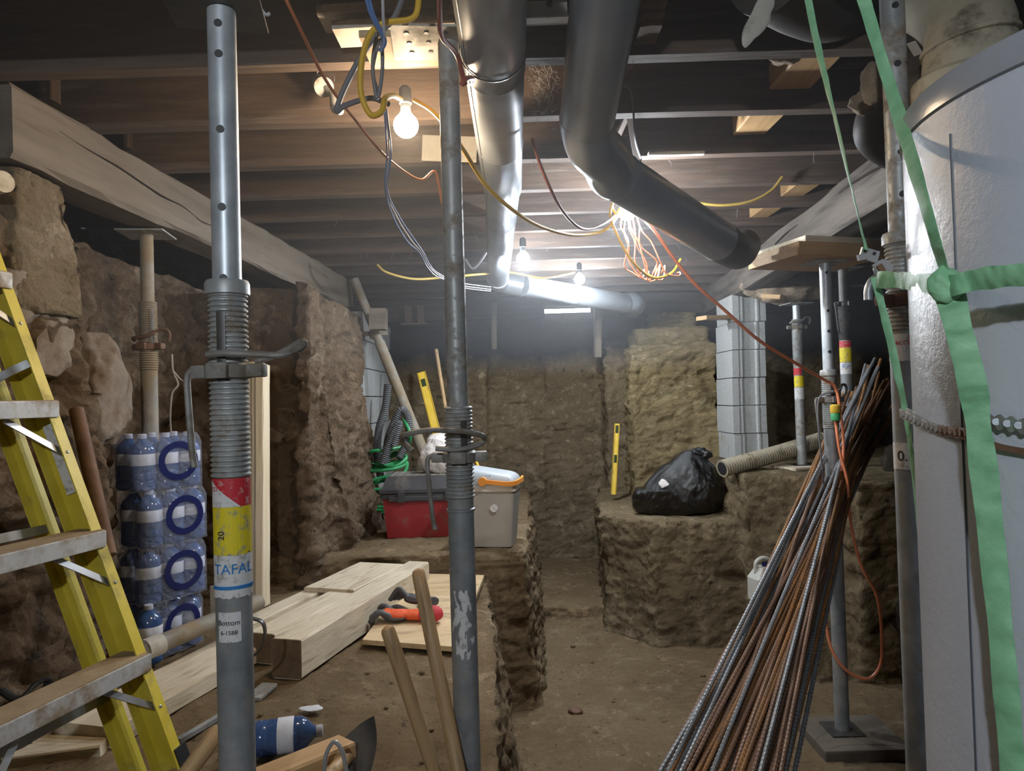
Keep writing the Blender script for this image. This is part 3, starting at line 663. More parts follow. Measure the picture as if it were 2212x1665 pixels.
# ------------------------------------------------------------------ concrete block column
Mx = Matrix.Translation((1.56, 5.06, 1.015))
b = MB(); h = .197
for k in range(6):
    z0 = k * h + .002; z1 = (k + 1) * h - .004; jx = random.uniform(-.011, .011); jy = random.uniform(-.006, .006)
    if k == 5: jx += .018
    spl = [(0, .395)] if k % 2 else [(0, .19), (.196, .395)]
    for (y0, y1) in spl:
        fr = y0 == 0
        if fr:      # first block shows its grooved end
            poly = [(jx, y0 + jy), (jx + .045, y0 + jy), (jx + .045, y0 + jy + .012), (jx + .058, y0 + jy + .012), (jx + .058, y0 + jy), (jx + .072, y0 + jy), (jx + .08, y0 + jy + .016),
                    (jx + .165, y0 + jy + .016), (jx + .173, y0 + jy), (jx + .186, y0 + jy), (jx + .186, y0 + jy + .012), (jx + .20, y0 + jy + .012), (jx + .20, y0 + jy), (jx + .235, y0 + jy), (jx + .235, y1), (jx, y1)]
            b.prism(poly, z0, z1)
        else: b.box((jx, y0 + jy, z0), (jx + .235, y1 + jy, z1), None, .003)
b.box((.03, .03, 0), (.20, .37, 6 * h - .002))
tag(b.build('block_column', M['block'], M=Mx), 'column of six stacked pale grey concrete blocks under the log beam', 'column')
timber('wood_wedge', W(1515, 687, 5.0), W(1600, 685, 5.2), .10, .028, M['pine'], 'short pine wedge sticking out left of the block column', 'wedge')
# block wall piece on the left, at the back
b = MB()
for k in range(7):
    for j in range(3):
        x0 = -1.20 + .0; y0 = 5.02 + j * .40 - (.2 if k % 2 else 0)
        b.box((-1.30, y0, .75 + k * .2 + .003), (-1.04, y0 + .392, .75 + (k + 1) * .2 - .003), None, .003)
tag(b.build('block_pier', M['block']), 'old pale block pier at the far end of the left beam', 'pier')

# ------------------------------------------------------------------ boards hanging at the back wall and the daylight slot
timber('hanging_stud', W(1068, 755, 6.05), W(1068, 655, 6.05), .10, .045, M['beam'], 'short vertical board on the back wall left of the dark recess', 'board', rollv=(1, 0, 0))
timber('hanging_stud', W(1291, 772, 5.95), W(1291, 655, 5.95), .09, .06, M['beam'], 'short vertical board on the back wall under the cross duct end', 'board', rollv=(1, 0, 0))
b = MB(); q = W(1165, 674, 6.24); q2 = W(1275, 668, 6.24)
b.box((q.x, 6.235, q.z - .012), (q2.x, 6.245, q2.z + .010)); struct(b.build('window_1', M['sky']))
for px, lab in ((885, 'left of two small wooden blocks high on the back wall'), (912, 'right of two small wooden blocks high on the back wall')):
    b = MB(); c = W(px, 680, 6.05)
    b.box((c.x - .04, c.y - .02, c.z - .07), (c.x + .02, c.y + .08, c.z + .08), None, .003).box((c.x - .07, c.y - .06, c.z - .09), (c.x + .05, c.y + .08, c.z - .07), None, .003)
    tag(b.build('wooden_block', M['joist'], recenter=True), lab, 'wood block')
timber('wooden_block', W(800, 690, 4.75), W(835, 690, 4.75), .10, .14, M['beam'], 'squared wood block under the far end of the left beam', 'wood block')

# ------------------------------------------------------------------ ducts
def duct_len(b, p0, p1, r, seg=32, joints=()):
    d = V(p1) - V(p0); L = d.length; prof = [(r, 0)]
    for j in joints: prof += [(r, j - .008), (r * 1.03, j - .005), (r * 1.03, j + .001), (r * .985, j + .003), (r * .985, j + .010), (r, j + .013)]
    prof.append((r, L)); q = d.to_track_quat('Z', 'Y').to_matrix().to_4x4(); q.translation = V(p0)
    b.lathe(prof, seg, q, True)
t = thing('round_duct', 'long straight galvanised duct running away overhead to the back', 'duct', (0, 0, 0))
a0, a1, a2 = W(1080, -120, 1.33), W(1085, 428, 2.86), W(1074, 606, 4.62)
a0 = V((-.025, 1.0, 2.30)); a1 = W(1086, 405, 2.75); a2 = W(1076, 600, 4.62)
am = a0.lerp(a1, .36)
b = MB(); duct_len(b, a0, am, .075, joints=(.2,)); b.build('duct_section', M['duct'], t)
b = MB(); duct_len(b, am, a1, .073, joints=(.09, .62)); b.build('duct_section', M['duct'], t)
b = MB(); duct_len(b, a1, a2, .068, joints=(.45, .9)); b.build('duct_section', M['duct'], t)
b = MB(); b.tube([a2 - V((0, .02, 0)), a2 + V((.0, .06, -.005)), a2 + V((.04, .11, -.012)), W(1130, 618, 4.74)], .072, 24, 6); b.build('elbow', M['duct'], t)
c0, c1 = W(1128, 617, 4.74), W(1350, 655, 5.45)
b = MB(); duct_len(b, c0, c1, .072, joints=(.5,)); b.build('duct_section', M['duct'], t)
b = MB(); b.tube([c1 - V((.02, 0, 0)), c1 + V((.08, .06, .01)), c1 + V((.11, .18, .0)), c1 + V((.11, .34, 0))], .075, 24, 6); b.build('elbow', M['duct_dark'], t)
b = MB(); b.tube([a0.lerp(am, .02) + V((-.062, 0, -.045)), am + V((-.060, 0, -.042)), a1 + V((-.056, -.02, -.044))], .0022, 6, 4); b.build('seam', M['steel_dark'], t)
for fr in (.02,):
    x = am.copy(); Mx = Matrix.Translation(x) @ (a1 - a0).to_track_quat('Z', 'Y').to_matrix().to_4x4()
    MB().lathe([(.0775, -.006), (.079, -.004), (.079, .004), (.0775, .006)], 32, Mx, False).build('strap', M['steel_dark'], t)
t = thing('branch_duct', 'darker duct bending right under the joists toward the log beam', 'duct', (0, 0, 0))
d0 = V((.19, .9, 2.42)); d1 = W(1268, 262, 2.04); d2 = W(1320, 372, 2.26); d3 = W(1560, 525, 2.78)
d0 = d1 + (W(1307, 0, 1.56) - d1).normalized() * 1.1
b = MB(); duct_len(b, d0, d1, .078, joints=(.45,)); b.build('duct_section', M['duct_dark'], t)
b = MB(); b.tube([d1 + (d0 - d1).normalized() * .03, d1, d1.lerp(d2, .35) + V((-.012, 0, -.012)), d2.lerp(d1, .3), d2, d2 + (d3 - d2).normalized() * .03], .079, 28, 6); b.build('elbow', M['duct_dark'], t)
b = MB(); duct_len(b, d2, d3, .077, joints=(.05,)); b.build('duct_section', M['duct_dark'], t)
b = MB(); b.tube([d3 - (d3 - d2).normalized() * .02, d3 + (d3 - d2).normalized() * .06, d3 + V((.12, .18, .0)), d3 + V((.20, .34, .06))], lambda u: .078 - .01 * u, 24, 6); b.build('elbow', M['pipe_dark'], t)

# old pipes in the top right corner
t = thing('flue_pipe', 'old chalky white elbow pipe above the grey tank', 'pipe', (0, 0, 0))
e = [W(2085, 235, 1.42), W(2085, 150, 1.42)]
b = MB(); b.lathe([(.088, 0), (.094, .01), (.094, .055), (.084, .065)], 28, Matrix.Translation(W(2085, 232, 1.42))); b.build('collar', M['clay'], t)
b = MB(); b.tube([W(2088, 190, 1.42), W(2094, 110, 1.42), W(2090, 55, 1.45), W(2040, 10, 1.52), W(1985, 5, 1.62)], .082, 28, 8); b.build('elbow', M['clay'], t)
b = MB(); b.lathe([(.084, -.006), (.088, -.004), (.088, .004), (.084, .006)], 28, Matrix.Translation(W(2094, 95, 1.42)) @ Matrix.Rotation(-.12, 4, 'Y')); b.build('joint_ring', M['clay'], t)
tag(MB().tube([W(2075, 240, 1.5), W(2030, 150, 1.55), W(2020, 60, 1.62), W(2060, -60, 1.7)], .08, 24, 6).build('soot_pipe', M['pipe_dark']), 'sooty black pipe bend behind the chalky elbow', 'pipe')
tag(MB().tube([W(1925, 200, 2.12), W(1895, 262, 2.12), W(1900, 300, 2.16), W(1960, 330, 2.25), W(2060, 330, 2.4)], .062, 24, 6).build('soot_pipe', M['pipe_dark']), 'black pipe bend hanging above the log beam beside the right post', 'pipe')
b = MB(); b.tube([W(1655, -60, 1.55), W(1740, -5, 1.72), W(1800, 10, 1.80), W(1880, -10, 1.9)], .088, 26, 6)
tag(b.build('soot_pipe', M['pipe_dark']), 'wide dark pipe at the top of the photo over the new pine blocks', 'pipe')
tag(MB().blob((0, 0, 0), (.022, .012, .075), 3, .35, 20, fn=lambda p, d: V((p.x, p.y * .4, p.z))).build('torn_wrap', M['white_paint'], M=Matrix.Translation(W(1640, 35, 1.55)) @ Matrix.Rotation(.5, 4, 'Y')), 'torn pale wrap flap on the end of the wide dark pipe', 'wrap')
for px, py, Y, r_, lab in ((1700, 95, 1.95, (.05, .05, .05), 'clump of fibrous debris under the wide dark pipe'), (1885, 185, 1.75, (.028, .03, .045), 'foil-like crumpled debris beside the right post'),
                           (1860, 222, 2.0, (.035, .03, .03), 'knot of fibrous debris on the black pipe bend'), (2010, 12, 1.6, (.06, .04, .03), 'crumbly debris lying above the chalky elbow')):
    tag(MB().blob((0, 0, 0), r_, 4, .5, 22, seed=px).build('debris_clump', M['insul'], M=Matrix.Translation(W(px, py, Y))), lab, 'debris')
b = MB(); Mx, L = frame(W(1968, 92, 1.4), W(1984, 118, 1.42)); b.box((0, -.008, -.001), (L, .008, .001), Mx)
tag(b.build('perforated_strap', M['white_paint']), 'short white perforated strap end beside the right post', 'strap')

# ------------------------------------------------------------------ bulbs with sockets
for i, (p, col, pw, lab) in enumerate(BULBS):
    t = thing('light_bulb', lab, 'light bulb', p, 0, 'string of work bulbs')
    prof = []
    for k in range(13):
        a = math.pi * k / 12; prof.append((max(.0005, .035 * math.sin(a)), -.004 - .035 * math.cos(a)))
    prof = [q for q in prof if not (q[1] > .02)] + [(.016, .030), (.013, .038)]
    M['bulb%d' % (col == WARM)] = M.get('bulb%d' % (col == WARM)) or emit('bulb_glow', col, 90)
    gl = MB().lathe(prof, 24).build('glass_globe', M['bulb%d' % (col == WARM)], t)
    MB().lathe([(.0135, .036), (.0145, .040), (.0145, .056), (.018, .058), (.017, .10), (.010, .108)], 20).build('socket', M['black'] if i else M['grey_wire'], t)
    gl.visible_shadow = True
    l = add_light(p + V((0, 0, -.001)), col, pw, 'bulb_lamp')
    l.parent = t; l.location = (0, 0, -.036)
# ------------------------------------------------------------------ cords
def cord(name, pts, r, m, label, cat='cord', group=None, n=8, jig=0.0):
    P = [W(*p) for p in pts]
    return tag(MB().tube(P, r, 8, n).build(name, M[m]), label, cat, group)
cord('extension_cord', [(600, -40, 1.30), (640, 45, 1.35), (705, 175, 1.5), (770, 262, 1.65), (830, 335, 1.8), (880, 375, 1.9), (912, 388, 1.95), (938, 370, 1.98), (948, 400, 2.0), (955, 440, 2.02)], .0035, 'orange_dull', 'thin dull orange cord hanging from the top left past the warm bulb')
cord('extension_cord', [(950, -40, 1.25), (950, 30, 1.35), (955, 80, 1.42), (985, 115, 1.5), (1000, 165, 1.55), (1005, 182, 1.55)], .0055, 'red_cord', 'short thick red cord dropping beside the top of the middle post')
tag(MB().tube([W(997, 185, 1.55), W(1004, 172, 1.55), W(1018, 168, 1.6), W(1022, 176, 1.65)], .006, 8, 6).build('cord_end', M['red_cord']), 'small red clip at the lower end of the red cord', 'clip')
# yellow loops
cord('power_cord', [(905, -40, 1.42), (902, 20, 1.42), (885, 42, 1.42), (830, 50, 1.42), (800, 75, 1.42), (782, 130, 1.42), (780, 200, 1.42), (800, 247, 1.42), (825, 240, 1.42), (832, 212, 1.45), (850, 206, 1.6), (866, 214, 1.9)], .0062, 'ycord', 'thick yellow cord looped in a hanging coil above the warm bulb')
cord('power_cord', [(880, -30, 1.5), (850, 40, 1.5), (810, 80, 1.5), (775, 130, 1.5), (740, 200, 1.5), (728, 240, 1.5), (745, 228, 1.5), (800, 212, 1.52), (840, 225, 1.55)], .006, 'grey_wire', 'grey cord loop hanging left of the yellow coil')
cord('power_cord', [(815, 70, 1.46), (805, 140, 1.46), (815, 212, 1.46), (826, 150, 1.46), (822, 85, 1.46), (805, 150, 1.47), (818, 205, 1.47)], .004, 'grey_wire', 'tight inner loop of grey cord inside the yellow coil')
cord('power_cord', [(895, 216, 1.95), (930, 237, 1.9), (960, 268, 1.88), (1000, 322, 1.9), (1050, 400, 2.0), (1110, 455, 2.1), (1170, 490, 2.3), (1235, 507, 2.5), (1290, 503, 2.65), (1320, 485, 2.7), (1340, 450, 2.78)], .0058, 'ycord', 'yellow cord swagging from the warm bulb across to the cool bulb')
cord('power_cord', [(1322, 440, 2.75), (1318, 465, 2.7), (1330, 500, 2.7), (1350, 540, 2.7), (1375, 575, 2.72), (1410, 600, 2.8), (1450, 590, 2.9), (1470, 560, 3.0)], .005, 'ycord', 'yellow cord hanging below the cool bulb and rising to the right')
cord('power_cord', [(1355, 425, 2.78), (1335, 430, 2.77), (1322, 445, 2.76), (1335, 470, 2.76)], .005, 'ycord', 'small yellow cord loop at the socket of the cool bulb')
cord('power_cord', [(815, 572, 4.1), (835, 588, 4.1), (890, 602, 4.15), (950, 600, 4.2), (1040, 592, 4.2), (1100, 588, 4.4), (1170, 600, 4.5), (1225, 592, 4.7), (1240, 588, 4.75)], .007, 'ycord_dull', 'far yellow cord sagging under the joists to the farthest bulb')
cord('power_cord', [(1150, 300, 2.1), (1165, 350, 2.15), (1188, 405, 2.2), (1215, 455, 2.3), (1245, 487, 2.4), (1270, 495, 2.5), (1300, 485, 2.6), (1330, 465, 2.72)], .005, 'maroon', 'dark maroon cord hanging between the ducts and ending at the cool bulb')
cord('power_cord', [(1440, 428, 3.0), (1500, 437, 3.0), (1560, 443, 3.0), (1620, 435, 3.0), (1665, 412, 3.0), (1690, 382, 3.0)], .006, 'ycord_dull', 'dusty brown-yellow cable sagging between the slanting duct and pale wood blocks')
cord('extension_cord', [(1380, 462, 2.75), (1415, 500, 2.6), (1450, 550, 2.55), (1500, 612, 2.55), (1560, 665, 2.6), (1640, 735, 2.7), (1720, 785, 2.85), (1780, 820, 3.0), (1805, 838, 3.02), (1815, 890, 3.02),
    (1822, 950, 3.02), (1818, 1010, 3.03), (1795, 1080, 3.03), (1785, 1180, 3.03), (1782, 1280, 3.03), (1790, 1380, 3.02), (1820, 1440, 3.0), (1870, 1466, 3.0), (1900, 1440, 3.0), (1905, 1380, 3.0), (1895, 1290, 3.0), (1860, 1220, 3.0), (1838, 1130, 3.0), (1830, 1040, 3.0), (1815, 980, 3.0), (1808, 935, 3.0), (1804, 900, 3.02)], .0062, 'orange', 'long bright orange cord sagging to the right post and looping down beside it')
cord('power_cord', [(1800, 845, 3.02), (1770, 860, 3.04), (1768, 920, 3.04), (1775, 1000, 3.04), (1785, 1100, 3.05), (1795, 1180, 3.05)], .004, 'grey_wire', 'thin grey cord tied to the bright right post')
t = thing('plug', 'yellow and green cord plug hanging at the bright right post', 'plug', W(1805, 895, 2.99))
MB().lathe([(.012, -.028), (.019, -.024), (.019, .004), (.0175, .006)], 18).build('plug_body', M['green_hose'], t)
MB().lathe([(.019, .006), (.021, .009), (.021, .036), (.014, .042)], 18).build('plug_collar', M['level'], t)
rw = random.Random(9)
for k in range(7):
    x = 1345 + k * 8; e = rw.uniform(0, 1); f_ = lambda q: rw.uniform(-q, q)
    cord('orange_wire', [(1352 + k * 3, 452, 2.80), (x - 4 + f_(4), 495 + f_(10), 2.79), (x + 6 + f_(9), 530 + f_(8), 2.80), (x + 4 + k * 5 + f_(6), 566 + f_(9), 2.82), (x + 22 + 7 * k * e, 598 + f_(10), 2.86), (x + 42 + 9 * k * e, 603 - 9 * e + f_(5), 2.9), (x + 48 + 8 * k * e, 580 + f_(8), 2.92), (x + 40 + 8 * k * e, 590, 2.93)], .0026, 'orange',
         'thin orange wire in the tangle hanging below the cool bulb', 'wire', 'tangle of orange wires')
for k, (m, dx) in enumerate((('blue_wire', 0), ('white_wire', 5), ('blue_wire', 9))):
    cord('thin_wire', [(830 + dx / 2, 235, 1.7), (836 + dx, 330, 1.8), (832 + dx / 2, 410, 1.9), (850 + dx * 1.5, 470, 2.05), (885 + dx * 2 - 6, 520, 2.2), (905 + dx, 545, 2.3), (925 + dx, 580, 2.4), (950 + dx * 1.5, 600, 2.6), (1000, 612 + dx, 3.0), (1060, 620 + dx, 3.6)], .0022, m,
         ('blue communication wire hanging in the bunch below the yellow coil' if m == 'blue_wire' else 'white communication wire hanging in the bunch below the yellow coil'), 'wire', 'bunch of thin wires' if m == 'blue_wire' else None)
for k, (m, x0, x1) in enumerate((('blue_wire', 782, 828), ('blue_wire', 790, 832), ('white_wire', 826, 830))):
    cord('thin_wire', [(x0, -40, 1.35), (x0 + (x1 - x0) * .4, 30, 1.38), (x1, 85, 1.42), (x1 - 8, 110, 1.44)], .0032, m, ['leftmost blue wire coming down into the yellow coil', 'second blue wire coming down into the yellow coil', 'white wire coming down into the yellow coil'][k], 'wire')
cord('black_wire', [(1750, 1300, 3.1), (1765, 1380, 3.1), (1745, 1480, 3.05), (1730, 1520, 3.0)], .003, 'black', 'thin black wire trailing behind the rebar bundle', 'wire')
cord('black_wire', [(1005, 560, 3.4), (1020, 580, 3.4), (1035, 568, 3.4), (1050, 545, 3.4)], .006, 'grey_wire', 'dark cable stub between the middle post and the long duct', 'cable')
cord('black_wire', [(1345, 180, 2.2), (1365, 205, 2.2), (1372, 300, 2.35), (1385, 345, 2.6)], .0035, 'grey_wire', 'dark wire against the joists right of the bent duct', 'wire')
# metal bits on ceiling left of the bulb
o = tag(MB().tube([W(700, 185, 2.2), W(718, 205, 2.19), W(722, 235, 2.17), W(735, 240, 2.12)], .011, 10, 6).cyl(W(695, 182, 2.245), W(700, 188, 2.19), .03, 20).build('pipe_stub', M['galv_old']), 'bent grey conduit stub on the joist left of the yellow coil', 'conduit')
b = MB(); Mx, L = frame(W(912, 318, 2.62), W(1030, 322, 2.62), (0, 0, 1)); b.box((0, -.002, -.05), (L, .002, .045), Mx)
tag(b.build('metal_plate', M['white_paint']), 'dusty sheet metal plate on the joist behind the middle post', 'plate')
b = MB(); b.tube([W(548, 5, 1.3), W(562, 18, 1.3), W(575, 32, 1.3), W(583, 28, 1.3)], .003, 6, 4)
tag(b.build('wire_clip', M['white_wire']), 'white wire end hanging by the top plate of the front left post', 'wire')

# ------------------------------------------------------------------ stepladder, folded and leaning on the left wall
foot = WZ(402, 1652, .63); wv = V((-.24, -1, 0)).normalized(); rv = V((-.345, .0, 1)).normalized()
nf = wv.cross(rv).normalized(); nf = nf if nf.x > 0 else -nf
t = thing('stepladder', 'yellow fibreglass stepladder with muddy steps leaning folded against the left wall', 'ladder', foot)
LEN = 1.42; WID = .47
def rail(b, base, depth, inward, flange=.026, th=.004, length=LEN, taper=0.0):
    # channel: web plus two flanges; origin at the front edge of the foot
    u, n_, i_ = rv, -nf, inward
    def pl(o_, a, b_, c_):   # box from origin with three edge vectors
        p = [o_, o_ + a, o_ + a + b_, o_ + b_]; q = [x + c_ for x in p]
        b.add(p + q, [(0, 3, 2, 1), (4, 5, 6, 7), (0, 1, 5, 4), (1, 2, 6, 5), (2, 3, 7, 6), (3, 0, 4, 7)])
    pl(base, u * length, n_ * depth, -i_ * th)
    pl(base, u * length, n_ * th, i_ * flange)
    pl(base + n_ * (depth - th), u * length, n_ * th, i_ * flange)
for base, inw in ((V((0, 0, 0)), wv), (wv * WID, -wv)):
    b = MB(); rail(b, base, .075, inw); b.build('rail', M['yellow'], t)
    b = MB(); rail(b, base - nf * .105 + wv * (.012 if inw == wv else -.012), .05, inw, .022); b.build('rear_rail', M['yellow'], t)
    fb = MB(); Mx, L = frame(base - rv * .02 + V((0, 0, 0)), base + rv * .05, -nf); fb.box((0, -.02, -.003), (.07, .02, .004), Mx, .001); fb.build('foot', M['black'], t)
zsteps = [zz(315, 1452, 1.7), zz(215, 1172, 1.72), zz(120, 885, 1.75), zz(25, 608, 1.76)]
for k, z in enumerate(zsteps):
    s = (z - foot.z) / rv.z; p = rv * s + nf * .012; p1 = p + wv * WID
    hz = V((nf.x, nf.y, 0)).normalized()
    b = MB(); Mx, L = frame(p, p1, (0, 0, 1))
    sy = 1 if (Mx.to_3x3() @ V((0, 1, 0))).dot(hz) > 0 else -1
    ya, yb = sorted((0, -sy * .085))
    b.box((.002, ya, -.022), (L - .002, yb, .018), Mx, .002); st = b.build('step', M['step'], t)
    b = MB(); b.box((.004, ya + .004, .018), (L - .004, yb - .004, .0205), Mx); b.build('mud', M['step_top'], st)
    for inw, base in ((wv, V((0, 0, 0))), (-wv, wv * WID)):
        q0 = rv * (s - .015) + base + inw * .13 - nf * .02; q1 = rv * (s - .115) + base + inw * .006 - nf * .01
        MB().bar(q0, q1, .016, .003, nf).build('brace', M['alu'], t)
    for inw, base in ((wv, V((0, 0, 0))),):
        for dz in (.0, -.11):
            c = rv * (s + dz) + inw * .012; MB().lathe([(.004, 0), (.004, .0015), (.002, .003)], 10, Matrix.Translation(c + nf * .0) @ nf.to_track_quat('Z', 'Y').to_matrix().to_4x4()).build('rivet', M['alu'], t)
for s, ln in ((.22, WID), (.66, WID), (1.05, WID)):
    q = rv * s - nf * .13; MB().bar(q, q + wv * ln, .022, .004, nf).build('rear_brace', M['alu'], t)
s = (zz(60, 785, 1.75) - foot.z) / rv.z
b = MB().tube([rv * s + wv * .03 - nf * .0, rv * (s - .008) + wv * .05 - nf * .04, rv * (s - .012) + wv * .05 - nf * .10, rv * (s + .0) + wv * .03 - nf * .15], .014, 4, 6, flat=.12, side0=rv); b.build('spreader', M['alu'], t)
Mx = Matrix.Translation(rv * .80 - nf * .02 + wv * .001); b = MB(); b.bar(rv * .72 - nf * .036 + wv * .0045, rv * .90 - nf * .036 + wv * .0045, .03, .001, wv); b.build('sticker', M['st_whi'], t)

# ------------------------------------------------------------------ water bottles
def bottle_prof(h=.205, r=.044):
    return [(.001, .004), (r * .8, 0), (r, .008), (r, .03), (r * .95, .036), (r, .042), (r, .060), (r * .95, .066), (r, .072), (r, .135), (r * .98, .15), (r * .80, .165), (r * .5, .178), (r * .33, .186), (r * .33, h - .006)]
bot_me = MB().lathe(bottle_prof(), 18).mesh('bottle', M['water'])
cap_me = MB().lathe([(.0150, .188), (.0155, .190), (.0155, .203), (.013, .205)], 16).mesh('cap', M['cap'])
lab_me = MB().lathe([(.0442, .092), (.0446, .093), (.0446, .132), (.0442, .133)], 18, None, False).mesh('label', M['paper'])
def bottle_parts(parent, as_part=True, M_=None):
    o = bpy.data.objects.new('bottle', bot_me); C.objects.link(o); o.parent = parent
    if M_ is not None: o.matrix_basis = M_
    for n_, me in (('cap', cap_me), ('paper_label', lab_me)):
        q = bpy.data.objects.new(n_, me); C.objects.link(q); q.parent = o
    return o
PK = ['topmost', 'second from the top', 'third from the top', 'lowest']
pc = V((-1.335, 2.70, 0)); prz = [R(58), R(62), R(60), R(66)]
for k in range(4):
    z = 1.205 - k * .2015 + .003; off = [(.0, .0), (.015, .0), (.012, -.005), (-.005, .0)][k]
    t = thing('water_pack', 'pack of blue water bottles, %s of the stack by the left wall' % PK[k], 'water bottle pack', (pc.x + off[0], pc.y + off[1], z), prz[k], 'stack of water packs')
    if k == 0: NX, NY = 3, 2
    for i in range(NX):
        for j in range(NY):
            bottle_parts(t, True, Matrix.Translation(((i - 1) * .0895, (j - .5) * .0895, 0)))
    # wrap: soft rounded box with dents between the bottles
    b = MB(); n = 48; v = []; f = []; zs = [.0, .02, .06, .1, .14, .165, .185, .2]
    for zi, z_ in enumerate(zs):
        for q in range(n):
            a = 2 * math.pi * q / n; ca_, sa_ = math.cos(a), math.sin(a)
            e_ = (abs(ca_) ** 7 + abs(sa_) ** 7) ** (-1 / 7)
            rr = e_ * (1 - (.05 if z_ > .17 else 0) - (.06 if z_ > .19 else 0)) + .02 * noise.noise(V((q * .7, z_ * 20, k)))
            v.append((rr * ca_ * .136, rr * sa_ * .0915, z_ + .001))
        if zi:
            for q in range(n): f.append(((zi - 1) * n + q, (zi - 1) * n + (q + 1) % n, zi * n + (q + 1) % n, zi * n + q))
    f.append(tuple((len(zs) - 1) * n + q for q in range(n)))
    b.add(v, f, True); b.build('shrink_wrap', M['film'], t)
    # printed navy ring on the right-hand side of the wrap
    rg_ = []; m_ = 28; v = []; f = []
    for q in range(m_):
        a = 2 * math.pi * q / m_
        for rr in (.050, .072):
            yy = .02 + math.cos(a) * rr * 1.1; z_ = .1 + math.sin(a) * rr * (1.0)
            for dx in (0, .001): v.append((.0935 + dx + .001 * noise.noise(V((q, rr * 40, k))), yy, z_))
    for q in range(m_):
        a, b_ = q * 4, ((q + 1) % m_) * 4
        f += [(a + 1, a + 3, b_ + 3, b_ + 1), (a, b_, b_ + 2, a + 2), (a + 2, b_ + 2, b_ + 3, a + 3), (a, a + 1, b_ + 1, b_)]
    mbx = MB().add(v, f, True, Matrix.Rotation(-R(90) if True else 0, 4, 'Z')); mbx.build('printed_ring', M['ring_blue'], t)
def loose_bottle(loc, label, Mx=None):
    M_ = Mx if Mx is not None else Matrix.Translation(loc)
    o = bottle_parts(None, False, M_); o.name = 'water_bottle'; tag(o, label, 'bottle', 'loose water bottles'); return o
loose_bottle(V((W(322, 1382, 2.54).x, 2.54, .61)), 'single upright blue water bottle in front of the lowest pack')
Mx, L = frame(WZ(520, 1600, .64), WZ(615, 1588, .64)); loose_bottle(None, 'blue water bottle lying on the earth behind the front left post', Mx @ Matrix.Rotation(R(90), 4, 'Y'))
Mx, L = frame(WZ(1140, 1690, .04), WZ(1168, 1654, .05)); loose_bottle(None, 'blue water bottle lying in the pit, only its neck in frame', Mx @ Matrix.Rotation(R(90), 4, 'Y') @ Matrix.Translation((0, 0, -.2)))

# ------------------------------------------------------------------ lumber on the bench
def on(px, py, z=.60): return WZ(px, py, z)
gr = 'lumber lying on the earth bench'
t1 = timber('timber', V((-.765, 2.37, .605)), V((-.475, 3.46, .605)), .11, .13, M['board'], 'thickest square timber with a dark cut end, nearest the gloves', 'timber', gr, ch=.008, z_base=True)
t2 = timber('timber', V((-.905, 2.52, .605)), V((-.60, 3.50, .605)), .12, .105, M['board'], 'square timber lying left of the thickest one', 'timber', gr, ch=.008, z_base=True)
timber('plank', V((-1.18, 1.95, .602)), V((-.80, 3.35, .602)), .20, .055, M['board'], 'long wide muddy plank passing behind the front left post', 'plank', gr, z_base=True)
timber('plank', V((-1.035, 2.62, .658)), V((-.79, 3.40, .658)), .085, .045, M['board'], 'narrow plank lying on the wide muddy plank', 'plank', gr, z_base=True)
timber('plank', V((-.80, 3.05, .703)), V((-.66, 3.50, .703)), .24, .02, M['board'], 'flat pale board end at the far end of the timbers', 'plank', gr, z_base=True)
for k, (x, l, lab) in enumerate(((548, 1.10, 'left upright pale pine board against the brown wall'), (562, 1.10, 'middle upright pale pine board of the three'), (574, 1.09, 'right upright pale pine board of the three'))):
    p = on(x, 1305, .60) + V((0, -.02 * k, .005)); timber('pine_board', p, p + V((-.01, .10, l)), .038 if k != 0 else .055, .09, M['pine_white'], lab, 'board', 'upright pine boards', rollv=(0, 1, 0))
for tt, wd, ht in ((t1, .11, .13), (t2, .12, .105)):
    MB().box((-.0015, -wd / 2 + .001, .002), (.004, wd / 2 - .001, ht - .002), None, .0015).build('cut_end', M['board_end'], tt)
# plywood sheet
c4 = [WZ(783, 1392, .615), WZ(985, 1408, .615), WZ(1046, 1250, .635), WZ(895, 1246, .635)]
b = MB(); v = [p for p in c4] + [p + V((0, 0, .018)) for p in c4]; b.add(v, [(0, 3, 2, 1), (4, 5, 6, 7), (0, 1, 5, 4), (1, 2, 6, 5), (2, 3, 7, 6), (3, 0, 4, 7)])
tag(b.build('plywood_sheet', M['plywood']), 'square plywood offcut lying under the gloves', 'plywood')
# lying tube
t = thing('steel_tube', 'mud-spattered steel tube lying on the planks behind the front left post', 'tube', (0, 0, 0))
q0, q1 = W(318, 1402, 2.32), W(560, 1300, 2.75)
MB().cyl(q0, q1, .030, 22).build('tube', M['galv_dirty'], t)
d = (q1 - q0).normalized(); MB().cyl(q0 - d * .01, q0 + d * .05, .034, 22).build('thread_end', M['white_paint'], t)
MB().box((-.06, -.005, -.06), (.06, .005, .06), frame(q0 + d * .33 + V((0, .0, .05)), q0 + d * .33 + V((1, .3, .05)))[0], .002).build('end_plate', M['galv_dirty'], t)
# pry bar and wrench head
t = thing('pry_bar', 'long steel bar with a flat toothed head lying beside the wide plank', 'bar', (0, 0, 0))
MB().bar(W(385, 1600, 1.95), W(555, 1500, 2.25), .018, .012).build('shaft', M['steel_blue'], t)
MB().bar(W(545, 1510, 2.22), W(583, 1478, 2.32), .055, .012, ch=.003).build('head', M['galv_old'], t)
tag(MB().tube([W(545, 1335, 2.05), W(568, 1345, 2.05), W(572, 1375, 2.05), W(560, 1405, 2.05), W(535, 1425, 2.05)], .011, 6, 6, flat=.35).build('iron_hoop', M['steel_dark']), 'curved dark iron hoop beside the front left post at the planks', 'hoop')
